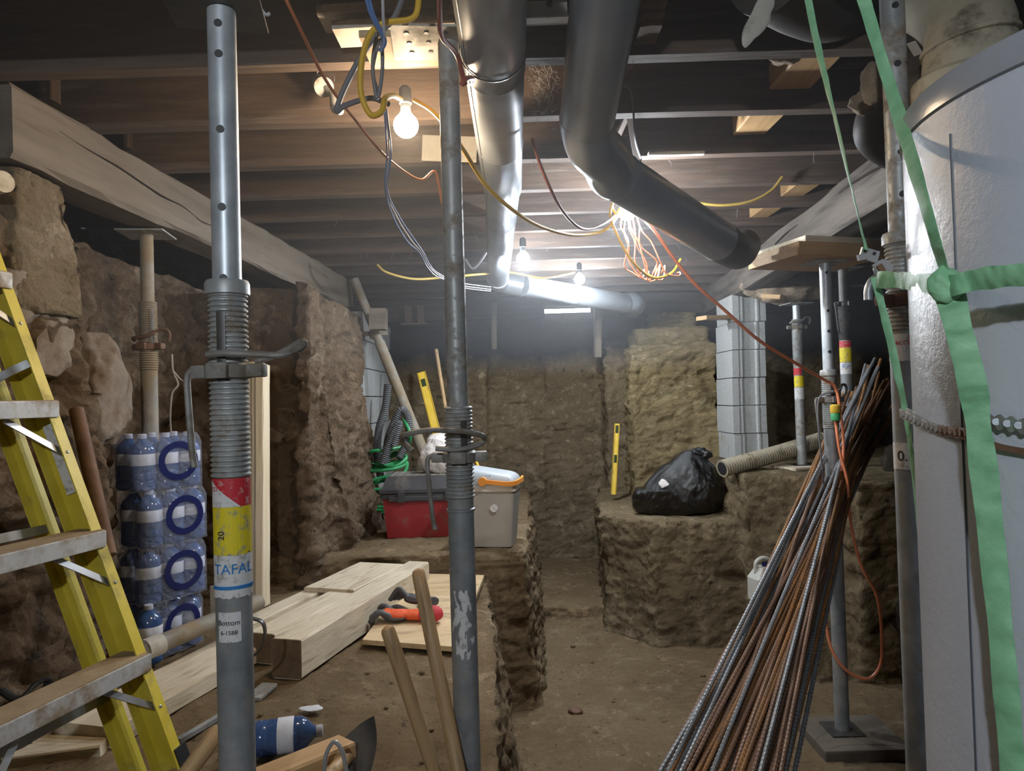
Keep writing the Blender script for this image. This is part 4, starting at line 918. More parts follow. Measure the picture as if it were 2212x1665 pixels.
# tool handles
def handle(label, p0, p1, r=.016):
    d = (V(p1) - V(p0)); L = d.length; q = d.to_track_quat('Z', 'Y').to_matrix().to_4x4(); q.translation = V(p0)
    o = MB().lathe([(r * 1.02, 0), (r, L * .5), (r * 1.05, L - .06), (r * 1.0, L - .012), (r * .8, L - .004), (r * .3, L)], 20).build('wooden_shaft', M['handle'], M=q); return tag(o, label, 'tool', 'wooden tool shafts')
def to_ground(a, b, z):
    d = b - a; return a + d * ((z - a.z) / d.z)
a, b_ = W(902, 1228, 1.72), W(985, 1640, 1.60); handle('taller upright wooden tool handle beside the middle post', to_ground(a, b_, .60), a)
a, b_ = W(835, 1352, 1.62), W(938, 1665, 1.62); handle('shorter upright wooden tool handle left of the taller one', to_ground(a, b_, .60), a)
a, b_ = W(478, 1570, 1.42), W(400, 1675, 1.35); handle('wooden handle lying low behind the front left post', b_ + (b_ - a) * .6, a)
# shovel
t = thing('shovel', 'black steel shovel lying with its blade up near the bottom of the photo', 'shovel', (0, 0, 0))
b = MB(); v = []; f = []; nu, nv = 10, 12
cA, cB, cD, cE = W(738, 1600, 1.62), W(808, 1546, 1.68), W(800, 1668, 1.60), W(735, 1712, 1.54)
for s_ in (0, 1):
    for i in range(nu + 1):
        for j in range(nv + 1):
            u, w_ = i / nu, j / nv
            p = cA.lerp(cB, u).lerp(cE.lerp(cD, u), w_) + V((.006 * math.sin(math.pi * w_) * u, 1, 0)) * (.020 * math.sin(math.pi * u)) * (1 if True else 0)
            p = p + V((.010, 0, 0)) * math.sin(math.pi * w_) * u + V((0, .0018 * s_, 0)); v.append(p)
o_ = (nu + 1) * (nv + 1)
for i in range(nu):
    for j in range(nv):
        a = i * (nv + 1) + j; f += [(a, a + nv + 1, a + nv + 2, a + 1), (o_ + a, o_ + a + 1, o_ + a + nv + 2, o_ + a + nv + 1)]
rim = [i * (nv + 1) for i in range(nu + 1)] + [nu * (nv + 1) + j for j in range(1, nv + 1)] + [i * (nv + 1) + nv for i in range(nu - 1, -1, -1)] + [j for j in range(nv - 1, 0, -1)]
for k in range(len(rim)): a, c = rim[k], rim[(k + 1) % len(rim)]; f.append((a, c, o_ + c, o_ + a))
b.add(v, f, True); b.build('blade', M['steel_dark'], t)
MB().cyl(W(755, 1625, 1.61), W(700, 1690, 1.5), .017, 16).build('handle', M['handle'], t)
tag(MB().tube([W(700, 1665, 1.5), W(705, 1628, 1.5), (W(722, 1602, 1.5)), W(740, 1625, 1.5), W(750, 1675, 1.5)], .0045, 8, 6).build('steel_loop', M['galv_old']), 'small grey steel rod loop standing before the shovel', 'loop')
timber('offcut', W(560, 1690, 1.46), W(748, 1612, 1.62), .07, .035, M['pine'], 'short pine offcut lying at the bottom beside the shovel', 'board')
timber('offcut', W(-60, 1640, 1.9), W(240, 1600, 1.95), .14, .04, M['board'], 'muddy board on the ground beneath the ladder', 'board')
tag(MB().cyl(W(165, 885, 2.1), W(235, 1200, 1.95), .02, 16).build('iron_pipe', M['rusty']), 'rusty iron pipe leaning on the wall behind the ladder', 'pipe')
tag(MB().tube([W(0, 1490, 1.7), W(40, 1510, 1.7), W(80, 1475, 1.72), W(105, 1470, 1.74), W(95, 1500, 1.74)], .012, 8, 6, flat=.5).build('iron_scrap', M['steel_dark']), 'bent dark iron strap piece under the lowest ladder step', 'scrap')
tag(MB().tube([W(372, 765, 2.6), W(374, 800, 2.6), W(385, 830, 2.6), W(372, 850, 2.6), W(368, 900, 2.62), W(370, 935, 2.64)], .004, 4, 6, flat=.2).tube([W(374, 800, 2.6), W(395, 822, 2.6), W(418, 818, 2.6)], .004, 4, 6, flat=.2).build('tie_strap', M['bag']), 'cream plastic strap dangling from the dusty post', 'strap')
# clods of earth
for k in range(60):
    if k < 26: p = V((random.uniform(-.95, -.15), random.uniform(1.75, 2.5), .6)); s_ = random.uniform(.004, .010)
    else: p = V((random.uniform(.2, 1.2), random.uniform(3.0, 4.6), .0)); s_ = random.uniform(.006, .016)
    o = MB().blob((0, 0, 0), (s_, s_ * .9, s_ * .6), 2, .4, 60, seed=k).build('earth_clod', M['earth_floor'], M=Matrix.Translation(p))
    tag(o, 'small clod of earth lying on the bench before the timbers' if k < 26 else 'small clod of earth lying on the pit floor', 'clod', 'clods on the bench' if k < 26 else 'clods on the pit floor')
p = WZ(1243, 1535, .01); tag(MB().blob((0, 0, 0), (.035, .025, .015), 3, .3, 30).build('stone', M['rusty'], M=Matrix.Translation(p)), 'dark flat stone lying in the middle of the pit floor', 'stone')
tag(MB().blob((0, 0, 0), (.035, .02, .004), 3, .4, 30).build('paper_scrap', M['paper'], M=Matrix.Translation(WZ(672, 1530, .615))), 'small white scrap lying on the bench before the timbers', 'scrap')

# ------------------------------------------------------------------ gloves
def fused(parts_fn, voxel, name, m, parent, smooth=2):
    mb = MB(); parts_fn(mb)
    me = bpy.data.meshes.new(name); me.from_pydata([tuple(p) for p in mb.v], [], mb.f)
    o = bpy.data.objects.new('x', me); C.objects.link(o); md = o.modifiers.new('r', 'REMESH'); md.mode = 'VOXEL'; md.voxel_size = voxel
    dg = bpy.context.evaluated_depsgraph_get(); dg.update(); nm = bpy.data.meshes.new_from_object(o.evaluated_get(dg)); bpy.data.objects.remove(o)
    bm = bmesh.new(); bm.from_mesh(nm)
    for _ in range(smooth): bmesh.ops.smooth_vert(bm, verts=bm.verts, factor=.5, use_axis_x=True, use_axis_y=True, use_axis_z=True)
    for f in bm.faces: f.smooth = True
    bm.to_mesh(nm); bm.free(); nm.materials.clear(); nm.materials.append(m); nm.name = name
    o = bpy.data.objects.new(name, nm); C.objects.link(o)
    if parent is not None: o.parent = parent
    return o
def glove(label, Mx, curl=1.0, seed=0, back_m='glove_o', cuff=True):
    rnd = random.Random(seed)
    t = thing('work_glove', label, 'glove', M=Mx, group='pair of work gloves')
    def fingers(b):
        for k, (y, ln) in enumerate(((-.036, .060), (-.013, .075), (.011, .07), (.034, .055))):
            a = (k - 1.5) * .16 + rnd.uniform(-.1, .1); hz = rnd.uniform(.0, .012) * curl
            b.tube([(.03, y * .8, .014), (.055, y, .016 + hz), (.055 + ln * .5, y + a * ln * .5, .018 + hz * 1.8), (.055 + ln, y + a * ln * 1.1, .008)], lambda u: .0125 - .002 * u, 10, 5)
            b.blob((.055 + ln, y + a * ln * 1.1, .010), (.011, .010, .010), 2, 0)
        b.tube([(-.01, -.035, .014), (.015, -.062, .020), (.04, -.085, .022), (.062, -.092, .014)], lambda u: .0145 - .003 * u, 10, 5); b.blob((.062, -.092, .014), (.012, .012, .011), 2, 0)
        b.blob((.02, 0, .014), (.052, .046, .016), 3, .05)
    fused(fingers, .004, 'fingers', M['glove_g'], t)
    def back(b):
        b.blob((.015, 0, .021), (.050, .043, .018), 3, .12, 20); b.tube([(-.02, 0, .018), (-.07, .0, .018)], lambda u: .036 + .004 * u, 16, 4, flat=.5)
        for y in (-.03, -.011, .010, .029): b.tube([(.03, y * .8, .024), (.075, y, .028)], .0105, 8, 4)
    fused(back, .004, 'knit_back', M[back_m], t)
    if cuff: MB().tube([(-.066, 0, .018), (-.084, 0, .018)], .041, 18, 3, flat=.55).build('cuff', M['glove_r'], t)
    return t
g1 = WZ(870, 1338, .642); glove('orange and grey work glove lying palm down on the plywood', Matrix.Translation(g1) @ Matrix.Rotation(R(178), 4, 'Z') @ Matrix.Scale(1.05, 4), 1.2, 1)
g2 = WZ(893, 1318, .665); glove('grey rubber glove lying on top behind the orange one', Matrix.Translation(g2 + V((.02, .04, .012))) @ Matrix.Rotation(R(150), 4, 'Z') @ Matrix.Rotation(R(12), 4, 'X') @ Matrix.Scale(1.0, 4), 2, 4, 'glove_g', False)
tag(MB().blob((0, 0, 0), (.035, .035, .030), 4, .08, 20).build('red_ball', M['glove_r'], M=Matrix.Translation(WZ(938, 1330, .665) + V((0, 0, .01)))), 'rounded bright red cuff bulge at the right of the gloves', 'glove cuff')

# ------------------------------------------------------------------ tool box, bag, cooler
tb = V((-.50, 4.12, .75)); t = thing('tool_box', 'red tool box with black ribbed lid on the far bench', 'tool box', tb, R(1))
b = MB(); b.taper([(-.215, -.13), (.215, -.13), (.215, .13), (-.215, .13)], [(-.235, -.145), (.235, -.145), (.235, .145), (-.235, .145)], 0, .215); b.build('body', M['red_box'], t)
b = MB().box((-.245, -.155, .215), (.245, .155, .245), None, .006); b.build('rim', M['black_lid'], t)
b = MB(); b.taper([(-.25, -.16), (.25, -.16), (.25, .16), (-.25, .16)], [(-.215, -.12), (.215, -.12), (.215, .14), (-.215, .14)], .247, .335); b.box((-.252, -.162, .247), (.252, .162, .272), None, .004); b.build('lid', M['black_lid'], t)
b = MB(); b.box((-.20, -.11, .335), (.20, .13, .342), None, .002).build('lid_tray', M['lid_top'], t)
for i in range(8):
    for j in range(4):
        if i == 4: continue
        x, y = -.17 + i * .048, -.085 + j * .055; MB().cyl((x, y, .3415), (x, y, .3428), .007, 10).build('dimple', M['ink_k'], t)
b = MB(); b.box((-.20, -.166, .205), (.20, -.150, .232), None, .004); b.build('handle', M['black_lid'], t)
for x in (-.13, .13): MB().box((x - .02, -.170, .20), (x + .02, -.158, .262), None, .002).build('latch', M['black_lid'], t)
tag(MB().blob((0, 0, 0), (.125, .10, .115), 5, .22, 9, seed=3, fn=lambda p, d: V((p.x, p.y, max(p.z, -.08) + (.02 if d.z > .8 else 0)))).build('plastic_bag', M['bag'], M=Matrix.Translation(V((-.42, 4.14, .75 + .345 + .078)))), 'whitish plastic bag of stuff resting on the tool box', 'bag')
t = thing('cool_box', 'grey electric cool box with white lid and orange handle', 'cool box', V((-.125, 3.76, .75)), R(-10))
def rr(hx, hy, r, n=4):
    P = []
    for cx, cy, a0 in ((hx - r, hy - r, 0), (-hx + r, hy - r, 90), (-hx + r, -hy + r, 180), (hx - r, -hy + r, 270)):
        for k in range(n + 1): a = R(a0 + 90 * k / n); P.append((cx + r * math.cos(a), cy + r * math.sin(a)))
    return P
MB().taper(rr(.115, .085, .02), rr(.14, .11, .02), 0, .285).build('body', M['cool_body'], t)
MB().taper(rr(.147, .117, .022), rr(.147, .117, .022), .285, .315).build('lid_rim', M['cool_lid'], t)
b = MB(); n = 10; P = [rr(.143 - .055 * (k / n) ** 2.2, .113 - .045 * (k / n) ** 2.2, .02) for k in range(n + 1)]; v = []; f = []; q_ = len(P[0])
for k in range(n + 1): v += [(x, y, .315 + .072 * math.sin(k / n * math.pi / 2) * (1 - .35 * (x / .15))) for x, y in P[k]]
for k in range(n):
    for q in range(q_): f.append((k * q_ + q, k * q_ + (q + 1) % q_, (k + 1) * q_ + (q + 1) % q_, (k + 1) * q_ + q))
f.append(tuple(n * q_ + q for q in range(q_))); b.add(v, f, True).build('lid', M['cool_top'], t)
for i in range(9):
    MB().box((-.10 + i * .014, -.104, .347), (-.094 + i * .014, -.086, .366), None).build('vent_slot', M['ink_k'], t)
b = MB(); b.tube([(-.01, -.128, .338), (.05, -.131, .331), (.11, -.131, .326), (.148, -.120, .328), (.158, -.05, .330), (.158, .05, .330), (.148, .118, .330)], .015, 4, 5, flat=.6, side0=(0, 0, 1)); hd = b.build('handle', M['orange_pl'], t)
MB().cyl((-.015, -.118, .338), (-.015, -.140, .338), .022, 20).build('handle_pivot', M['orange_pl'], hd)
MB().cyl((.035, -.1075, .20), (.035, -.1105, .20), .020, 20).build('sticker', M['st_whi'], t)['label'] = 'round pale sticker'
# yellow cable behind the cooler
cord('power_cord', [(1022, 985, 4.1), (1030, 1000, 4.08), (1038, 1022, 4.05), (1045, 1050, 4.02)], .008, 'ycord', 'bit of yellow cord coming down behind the cool box')
# hoses
t = thing('green_hose', 'bright green garden hose coiled behind the tool box', 'hose', (0, 0, 0)); b = MB()
P = []; rnd = random.Random(3)
for k in range(110):
    a = k * .62; r_ = .12 + .03 * math.sin(k * .31); P.append(V((-.80 + r_ * math.cos(a), 4.52 + r_ * .7 * math.sin(a), .775 + .40 * (k / 110) + .05 * max(0, math.sin(a + 1)) + rnd.uniform(0, .02) + .05 * math.sin(k * .17 + 1))) + V((rnd.uniform(-.02, .02), rnd.uniform(-.015, .015), 0)))
P += [W(880, 960, 4.5), W(885, 935, 4.45), W(872, 905, 4.5)]
b.tube(P, .0105, 8, 4); o = b.build('hose', M['green_hose'], t)
def corr(b, P, r, pitch, amp, seg=16, flatcap=True):
    P = catmull([V(p) for p in P], 60); L = [0]
    for i in range(1, len(P)): L.append(L[-1] + (P[i] - P[i - 1]).length)
    tot = L[-1]; n = int(tot / pitch * 4); Q = []; j = 0
    for k in range(n + 1):
        s_ = tot * k / n
        while j < len(L) - 2 and L[j + 1] < s_: j += 1
        u = (s_ - L[j]) / max(1e-9, L[j + 1] - L[j]); Q.append(P[j].lerp(P[j + 1], u))
    cnt = [0]
    def rad(t): return r + amp * math.cos(2 * math.pi * t * n / 4)
    b.tube(Q, rad, seg, 1, smooth=False)
for k, (P, lab) in enumerate([
    ([(838, 830, 4.6), (832, 880, 4.6), (818, 930, 4.6), (815, 985, 4.55), (822, 1030, 4.55)], 'grey corrugated hose standing leftmost behind the tool box'),
    ([(835, 1005, 4.5), (838, 950, 4.5), (855, 905, 4.5), (868, 885, 4.5), (882, 905, 4.5), (880, 950, 4.5), (862, 990, 4.45)], 'grey corrugated hose bent in an arch before the leaning post'),
    ([(826, 1000, 4.4), (845, 945, 4.4), (862, 915, 4.4), (850, 960, 4.4)], 'short grey corrugated hose end in front of the arch')]):
    b = MB(); corr(b, [W(*p) for p in P], .024, .012, .0022); tag(b.build('corrugated_hose', M['hose']), lab, 'hose', 'grey hoses')
# drain pipe
b = MB(); q0, q1 = W(1560, 1012, 4.42), W(1775, 950, 4.75); corr(b, [q0, q0.lerp(q1, .5) + V((0, 0, -.006)), q1], .049, .019, .005, 22)
t = tag(b.build('drain_pipe', M['corr'], recenter=False), 'muddy corrugated drain pipe lying across from the bin bag', 'pipe')
d = (q1 - q0).normalized(); MB().cyl(q0 - d * .002, q0 + d * .02, .040, 22).build('bore', M['ink_k'], t)
# leaning old post at the back left
t = thing('leaning_post', 'muddy steel post leaning against the block pier, behind the hoses', 'post', (0, 0, 0))
q0, q1 = W(918, 985, 4.75), W(766, 604, 5.0); q0 = to_ground(q1, q0, .75)
MB().cyl(q0, q0.lerp(q1, .72), .036, 20).build('lower_tube', M['galv_dirty'], t)
MB().cyl(q0.lerp(q1, .70), q1, .030, 20).build('inner_tube', M['galv_dirty'], t)
d = (q1 - q0).normalized(); c = q0.lerp(q1, .76); MB().cyl(c - d * .02, c + d * .02, .05, 12).bar(c - V((.09, 0, 0)), c + V((.08, 0, 0)), .03, .03, ch=.004).build('collar_nut', M['galv_dirty'], t)
# levels and stick
def level(label, p0, p1, wd, th):
    Mx, L = frame(p0, p1, (0, 1, 0)); t = thing('spirit_level', label, 'spirit level', M=Mx, group='yellow spirit levels')
    b = MB(); b.box((0, -wd / 2, -th / 2), (L, wd / 2, -th / 2 + .004), None, .001).box((0, -wd / 2, th / 2 - .004), (L, wd / 2, th / 2), None, .001).box((0, -wd / 2, -th / 2), (L, -wd / 2 + .009, th / 2), None, .001).box((0, wd / 2 - .009, -th / 2), (L, wd / 2, th / 2), None, .001).box((0, -wd / 2 + .008, -.003), (L, wd / 2 - .008, .003))
    b.build('body', M['level'], t)
    for x in (L * .5, L * .92): MB().box((x - .03, -wd * .28, -th / 2 - .001), (x + .03, wd * .28, th / 2 + .001), None, .002).build('vial', M['glass_dark'], t)
a_, b_ = W(910, 805, 5.15), W(948, 955, 4.95); level('taller yellow spirit level leaning behind the tool box', to_ground(a_, b_, .75), a_, .060, .024)
a_, b_ = W(1333, 915, 5.42), W(1325, 1068, 5.36); level('slim yellow spirit level standing against the pale bank', b_, a_, .040, .02)
a_, b_ = W(942, 755, 5.4), W(965, 900, 5.2); q = to_ground(a_, b_, .75); tag(MB().cyl(q, a_, .014, 12).build('wooden_stick', M['handle']), 'thin wooden stick leaning beside the tall spirit level', 'stick')

# ------------------------------------------------------------------ bin bag
def bagfn(p, d):
    t_ = (d.z + 1) / 2
    x = p.x * (1 - .55 * t_ ** 1.6) + .10 * t_ + (-.05 if d.x < -.5 and d.z < 0 else 0)
    y = p.y * (1 - .35 * t_)
    a = math.atan2(d.y, d.x)
    e1 = 1 - abs(noise.noise(V((p.x * 5 + p.z * 3, p.y * 5, p.z * 4)))) * 2; e2 = 1 - abs(noise.noise(V((p.x * 11, p.y * 11 + p.z * 5, p.z * 7 + 8)))) * 2
    fold = -.012 * max(0, e1) ** 3 - .006 * max(0, e2) ** 3 + .012 * abs(math.sin(a * 5.5 + 2.5 * noise.noise(d * 1.5))) ** .5 * max(0, t_ - .15) + .014 * abs(noise.noise(V((p.x * 14, p.y * 14, p.z * 5 + 3))))
    k = 1 - fold * 3.2
    return V((x * k, y * k, max(p.z, -.155) + .02 * noise.noise(p * 6)))
t = thing('bin_bag', 'full black plastic bin bag slumped on the earth ledge', 'bag', V((1.065, 4.72, .735)))
MB().blob((0, 0, .155), (.33, .23, .235), 7, .12, 4, fn=bagfn, seed=2).build('body', M['bin'], t)
def knot(p, d): return V((p.x * (1 + .5 * abs(math.sin(math.atan2(d.y, d.x) * 4))), p.y, p.z * 1.1))
MB().blob((.155, 0, .375), (.055, .05, .035), 5, .45, 22, fn=knot).build('knot', M['bin'], t)
MB().blob((-.125, -.176, .205), (.030, .004, .028), 3, .45, 40, M=Matrix.Translation((-.125, -.176, .205)) @ Matrix.Rotation(-.5, 4, 'X') @ Matrix.Rotation(-.4, 4, 'Z') @ Matrix.Translation((.125, .176, -.205))).build('torn_patch', M['bag'], t)['label'] = 'small pale tear in the bag'

# ------------------------------------------------------------------ jug behind the rebar
t = thing('jug', 'off-white plastic jug half hidden behind the left edge of the rebar', 'jug', W(1655, 1285, 4.0) + V((0, 0, -.02)), R(15))
MB().taper(rr(.085, .06, .02), rr(.085, .06, .02), 0, .12).taper(rr(.085, .06, .02), rr(.045, .035, .015), .12, .18).build('body', M['jug'], t)
MB().tube([(-.06, 0, .15), (-.055, 0, .205), (-.01, 0, .225), (.035, 0, .205), (.04, 0, .17)], .012, 10, 6).build('handle', M['jug'], t)
MB().lathe([(.018, .18), (.018, .2), (.015, .202)], 16).build('cap', M['ring_blue'], t)

# ------------------------------------------------------------------ rebar bundle
def rebar_mesh(L, m, nm, bend=0.0):
    b = MB(); r = .0066; n = int(L / .0050); v = []; f = []; seg = 8
    for k in range(n + 1):
        z = L * k / n; rr_ = r + (.0013 if k % 3 == 0 else 0)
        off = bend * math.sin(math.pi * k / n)
        for q in range(seg):
            a = 2 * math.pi * q / seg; v.append((rr_ * math.cos(a) + off, rr_ * math.sin(a), z + (.002 * math.sin(a))))
        if k:
            for q in range(seg): f.append(((k - 1) * seg + q, (k - 1) * seg + (q + 1) % seg, k * seg + (q + 1) % seg, k * seg + q))
    f += [tuple(range(seg))[::-1], tuple(n * seg + q for q in range(seg))]
    b.add(v, f, False); return b.mesh(nm, m)
RL = [rebar_mesh(1.0, M[m], 'rebar', bd) for m in ('rebar_r', 'rebar_g', 'rebar_b') for bd in (.004, -.006)]
KL = {0: ('rusty orange ribbed steel bar in the leaning bundle', 'rusty reinforcing bars'), 1: ('blue-grey ribbed steel bar in the leaning bundle', 'grey reinforcing bars'), 2: ('dark brown ribbed steel bar in the leaning bundle', 'brown reinforcing bars')}
rnd = random.Random(11); NBARS = 96
for i in range(NBARS):
    u = (i + .5) / NBARS; lay = i % 4
    xb = 1430 + 275 * u + rnd.uniform(-10, 10)
    xt = rnd.uniform(1822, 1938) if u < .68 else rnd.uniform(1835, 1885)
    yt = 842 + rnd.uniform(-22, 60) + (1880 - xt) * .25 + max(0, xt - 1915) * 1.2
    if i % 9 == 4: yt = 775 + 30 * rnd.random(); xt = 1880 + rnd.uniform(-10, 25)
    db = 2.02 + .035 * lay + rnd.uniform(-.01, .01) + .10 * (1 - u); dt = 3.55 + .03 * lay + rnd.uniform(-.02, .02) + .12 * u
    a = W(xt, yt, dt); b_ = W(xb, 1665, db); q = to_ground(a, b_, .012)
    d = a - q; L = d.length; kind = rnd.choices([0, 1, 2], [.36, .26, .38])[0]
    me = RL[kind * 2 + rnd.randint(0, 1)]
    Mx = Matrix.Translation(q) @ d.to_track_quat('Z', 'Y').to_matrix().to_4x4() @ Matrix.Rotation(rnd.uniform(0, 6.28), 4, 'Z') @ Matrix.Diagonal((1, 1, L, 1))
    # bars are 1 m meshes stretched to a length would stretch ribs, so build per-length copies instead
    key = (kind, round(L, 1)); 
    if key not in CH:
        CH[key] = rebar_mesh(round(L, 1), M[('rebar_r', 'rebar_g', 'rebar_b')[kind]], 'rebar', (.006, -.008, .007)[kind])
    Mx = Matrix.Translation(q) @ d.to_track_quat('Z', 'Y').to_matrix().to_4x4() @ Matrix.Rotation(rnd.uniform(0, 6.28), 4, 'Z')
    o = bpy.data.objects.new('rebar', CH[key]); o.matrix_basis = Mx; C.objects.link(o)
    tag(o, KL[kind][0], 'rebar', KL[kind][1])
for me in RL: bpy.data.meshes.remove(me)

# ------------------------------------------------------------------ grey tank with tape and chain
TX, TY, TR = .735, .735, .285; TT = 1.5 + .30
t = thing('water_tank', 'tall glossy grey cylindrical tank at the right edge of the photo', 'tank', (TX, TY, 0.02))
MB().lathe([(TR - .02, 0), (TR, .01), (TR, TT - .034)], 96).build('body', M['tank'], t)
MB().lathe([(TR, TT - .034), (TR + .003, TT - .032), (TR + .003, TT - .008), (TR, TT - .002), (TR - .02, TT), (.001, TT + .008)], 96).build('lid', M['tank_lid'], t)
cam_a = math.atan2(-TY, -TX)
a = cam_a - .50
def tank_ang(px, Y=.7):
    d = W(px, 832, 1.0) - V((0, 0, CAMZ)); dx, dy = d.x, d.y
    # ray circle intersection, near root
    A_ = dx * dx + dy * dy; B_ = -2 * (dx * TX + dy * TY); C_ = TX * TX + TY * TY - TR * TR
    disc = B_ * B_ - 4 * A_ * C_
    s = (-B_ - math.sqrt(max(0, disc))) / (2 * A_); return math.atan2(dy * s - TY, dx * s - TX), s
def TP(px, py, off=.004):
    """point on the tank surface seen at a pixel, lifted off by off"""
    d = W(px, py, 1.0) - V((0, 0, CAMZ)); A_ = d.x ** 2 + d.y ** 2; rr_ = TR + off; B_ = -2 * (d.x * TX + d.y * TY); C_ = TX ** 2 + TY ** 2 - rr_ ** 2
    disc = max(0, B_ * B_ - 4 * A_ * C_); s = (-B_ - math.sqrt(disc)) / (2 * A_); return V((0, 0, CAMZ)) + d * s
sa, _ = tank_ang(2075)
MB().lathe([(.0012, .03), (.0012, TT - .065)], 8, Matrix.Translation((TR * math.cos(sa), TR * math.sin(sa), 0))).build('seam', M['seam'], t)
def tapeo(P, w0, label, fl=.16, tw=0.0, wob=.25, n=10, sd=(1, -.6, 0)):
    w0 *= 1.2; fl *= .45
    s0 = random.random() * 20
    f_ = lambda u: w0 * (1 + wob * noise.noise(V((u * 9, s0, 0))))
    b = MB().tube(P, f_, 12, n * 2, flat=fl, twist=tw, side0=sd)
    b.v = [p + V((.7, 1, .3)) * (.0030 * noise.noise(p * 55) + .0012 * noise.noise(p * 160)) for p in b.v]
    return tag(b.build('green_tape_strip', M['tape']), label, 'tape', 'strips of green tape')
tapeo([W(1735, -60, 1.02), W(1762, 80, .98), W(1800, 240, .95), W(1845, 430, .93), W(1872, 540, .92)], .0042, 'narrow green tape strand from the ceiling to the metal clamp', .4, 2.0)
tapeo([W(1850, -60, .92), W(1890, 80, .88), W(1945, 260, .83), TP(1995, 430, .065), TP(2045, 605, .05)], .0065, 'wide green tape strand slanting down across the tank to the tape knot', .3, 1.2)
tapeo([TP(2045, 605, .05), TP(2068, 700, .045), TP(2100, 830, .035), TP(2118, 960, .03), TP(2140, 1150, .03), TP(2165, 1400, .03), TP(2190, 1690, .03)], .0095, 'broad green tape strip hanging down the tank below the knot', .22, .5)
tapeo([W(1895, 604, .92), W(1950, 606, .86), W(2000, 612, .77), TP(2045, 618, .05), TP(2100, 606, .05), TP(2160, 597, .05), TP(2260, 590, .05)], .0085, 'horizontal green tape strip from the clamp round the tank', .2, .3, sd=(0, .2, 1))
tapeo([W(1888, 598, .93), W(1915, 700, .93), W(1950, 860, .93), W(1966, 960, .92), W(1985, 1150, .90), W(2008, 1450, .88)], .0040, 'thin green tape strand dangling left of the tank', .4, 1.5)
tag(MB().blob((0, 0, 0), (.017, .010, .017), 4, .25, 60).build('tape_knot', M['tape'], M=Matrix.Translation(TP(2045, 615, .05))), 'crumpled green tape knot where the strips cross', 'tape')
# clamp at the left end of the tape
t = thing('metal_clamp', 'small perforated metal clamp at the left end of the horizontal tape', 'clamp', W(1880, 555, .93))
MB().box((-.014, -.002, -.006), (.010, .002, .010), Matrix.Rotation(.3, 4, 'Y'), .0006).box((-.018, -.004, -.002), (-.006, -.001, .006), Matrix.Rotation(-.2, 4, 'Y'), .0006).box((-.004, -.003, -.034), (.012, .001, -.010), Matrix.Rotation(-.5, 4, 'Y'), .0006).build('body', M['alu'], t)
MB().lathe([(.0125, 0), (.0125, .003)], 14, Matrix.Translation((.016, .002, -.016)) @ Matrix.Rotation(R(90), 4, 'X')).build('washer', M['alu'], t)
MB().box((-.002, -.006, -.034), (.006, .000, -.014), Matrix.Rotation(-.5, 4, 'Y'), .001).build('jaw', M['rusty'], t)
for k, (x, z) in enumerate(((-.008, .008), (.004, .004), (.012, -.02))): MB().cyl((x, -.0028, z), (x, -.0035, z), .0022, 10).build('hole', M['ink_k'], t)
cb2 = MB().tube([W(1950, 600, 1.45), W(1915, 596, 1.44), W(1890, 602, 1.43), W(1877, 622, 1.43), W(1876, 648, 1.43)], .0085, 10, 6)
cb2.v = [p - Cc.location for p in cb2.v]; cb2.build('locking_pin', M['galv'], Cc)
# chain and perforated band around the tank
t = thing('tank_chain', 'rusty roller chain stretched across the tank below the tape', 'chain', (0, 0, 0))
q0, q1 = W(1953, 892, .86), TP(2100, 935, .008); n = 15
for k in range(n):
    c = q0.lerp(q1, (k + .5) / n) + V((0, 0, -.006 * math.sin(math.pi * k / n)))
    Mx = frame(c, q1, (0, -.3, 1) if k % 2 else (0, .3, 1))[0]
    b = MB().box((-.0078, -.0045, -.0055), (.0078, -.003, .0055), Mx, .0006).box((-.0078, .003, -.0055), (.0078, .0045, .0055), Mx, .0006).cyl(Mx @ V((.004, -.006, 0)), Mx @ V((.004, .006, 0)), .0032, 8); b.build('link', M['cast'] if k < 9 else M['rusty'], t)
t = thing('perforated_band', 'perforated steel band hooked round the tank right of the chain', 'band', (0, 0, 0))
P = [TP(x, y, .007) for x, y in ((2088, 898), (2110, 904), (2135, 908), (2160, 912), (2185, 916), (2212, 921), (2240, 926))]
MB().tube(P, lambda u: .0085 + .0022 * math.cos(u * 38), 4, 8, flat=.12, side0=(0, 0, 1)).build('band', M['alu'], t)
for x in range(2100, 2240, 24):
    c = TP(x + 4, 903 + (x - 2100) * .16, .0085); d = (V((0, 0, CAMZ)) - c); d.z = 0; d.normalize(); MB().cyl(c, c + d * .001, .0034, 12).build('hole', M['tank'], t)
P = [TP(x, y, .006) for x, y in ((2100, 940), (2125, 952), (2160, 965), (2212, 975), (2240, 980))]
MB().tube(P, .004, 4, 6, flat=.3, side0=(0, 0, 1)).build('lower_band', M['rusty'], t)

# ------------------------------------------------------------------ cobwebs under the joists
rnd = random.Random(5)
for k in range(34):
    j = rnd.choice(JY[8:17]); x = rnd.uniform(-.9, 1.2); z = 2.388
    p = V((x, j + rnd.uniform(-.02, .02), z)); q = p + V((rnd.uniform(-.02, .02), 0, -rnd.uniform(.015, .05)))
    tag(MB().tube([p, p.lerp(q, .4) + V((rnd.uniform(-.008, .008), 0, 0)), p.lerp(q, .7) + V((rnd.uniform(-.006, .006), 0, 0)), q], .0007, 4, 4).build('cobweb_strand', M['web']), 'short dusty cobweb strand hanging from a joist edge', 'cobweb', 'cobweb strands under the joists')
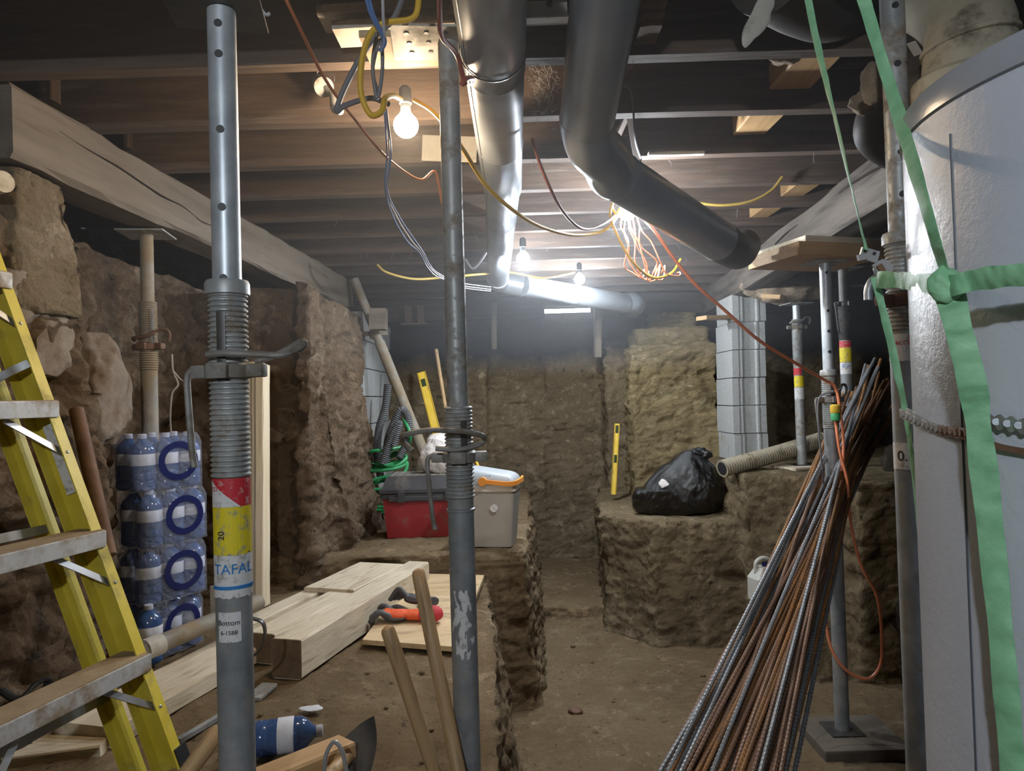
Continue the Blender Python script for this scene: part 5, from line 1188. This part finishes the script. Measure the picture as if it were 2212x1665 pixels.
# small wood pieces among the joists
timber('wood_cleat', W(116, 222, 2.21), W(116, 160, 2.21), .045, .02, M['joist'], 'short upright cleat on the joist above the near end of the left beam', 'cleat', rollv=(1, 0, 0))
timber('wood_cleat', W(277, 322, 2.60), W(277, 270, 2.60), .035, .02, M['joist'], 'short upright reddish cleat on the joist farther along the left beam', 'cleat', rollv=(1, 0, 0))
timber('cross_brace', W(1328, 305, 2.58), W(1358, 238, 2.42), .025, .02, M['joist'], 'thin slanting brace board right of the bent duct, left of two', 'brace')
timber('cross_brace', W(1360, 240, 2.42), W(1378, 350, 2.60), .025, .02, M['joist'], 'thin slanting brace board right of the bent duct, right of two', 'brace')
for k, lab in enumerate(('upper', 'middle', 'lowest')):
    timber('wood_lath', W(1375, 22 + 24 * k, 1.72 + .03 * k), W(1432 - 5 * k, 18 + 24 * k, 1.72 + .03 * k), .10, .022, M['board_end'], lab + ' of three short brown board ends stacked right of the bent duct', 'lath')
rnd = random.Random(8); b = MB()
for k in range(170):
    p = W(1172 + rnd.gauss(0, 16), 190 + rnd.gauss(0, 45), 2.225); q = p + V((rnd.gauss(0, .012), -rnd.uniform(0, .012), rnd.gauss(0, .02)))
    b.tube([p, p.lerp(q, .5) + V((rnd.gauss(0, .006), 0, rnd.gauss(0, .006))), q], .0005, 3, 3)
tag(b.build('cobweb_mass', M['web']), 'dense dusty cobweb tangle on the joist between the two ducts', 'cobweb', kind='stuff')
# added scatter volume under the ceiling, imitates the veil of glow around the bulbs
def haze(dens):
    m = bpy.data.materials.new('veil_haze'); m.use_nodes = True; nt = m.node_tree; nt.nodes.clear()
    v = nt.nodes.new('ShaderNodeVolumeScatter'); v.inputs['Density'].default_value = dens; v.inputs['Anisotropy'].default_value = .45; v.inputs['Color'].default_value = (.92, .95, 1, 1)
    o = nt.nodes.new('ShaderNodeOutputMaterial'); nt.links.new(v.outputs[0], o.inputs['Volume'])
    b = MB().box((-2.2, -1.45, 1.66), (3.15, 6.25, 2.61)).build('veil_haze', m, recenter=False); b['kind'] = 'stuff'
    tag(b, 'thin bluish haze added below the joists to veil the bulbs', 'haze'); return b
haze(.024)
bpy.context.view_layer.update()
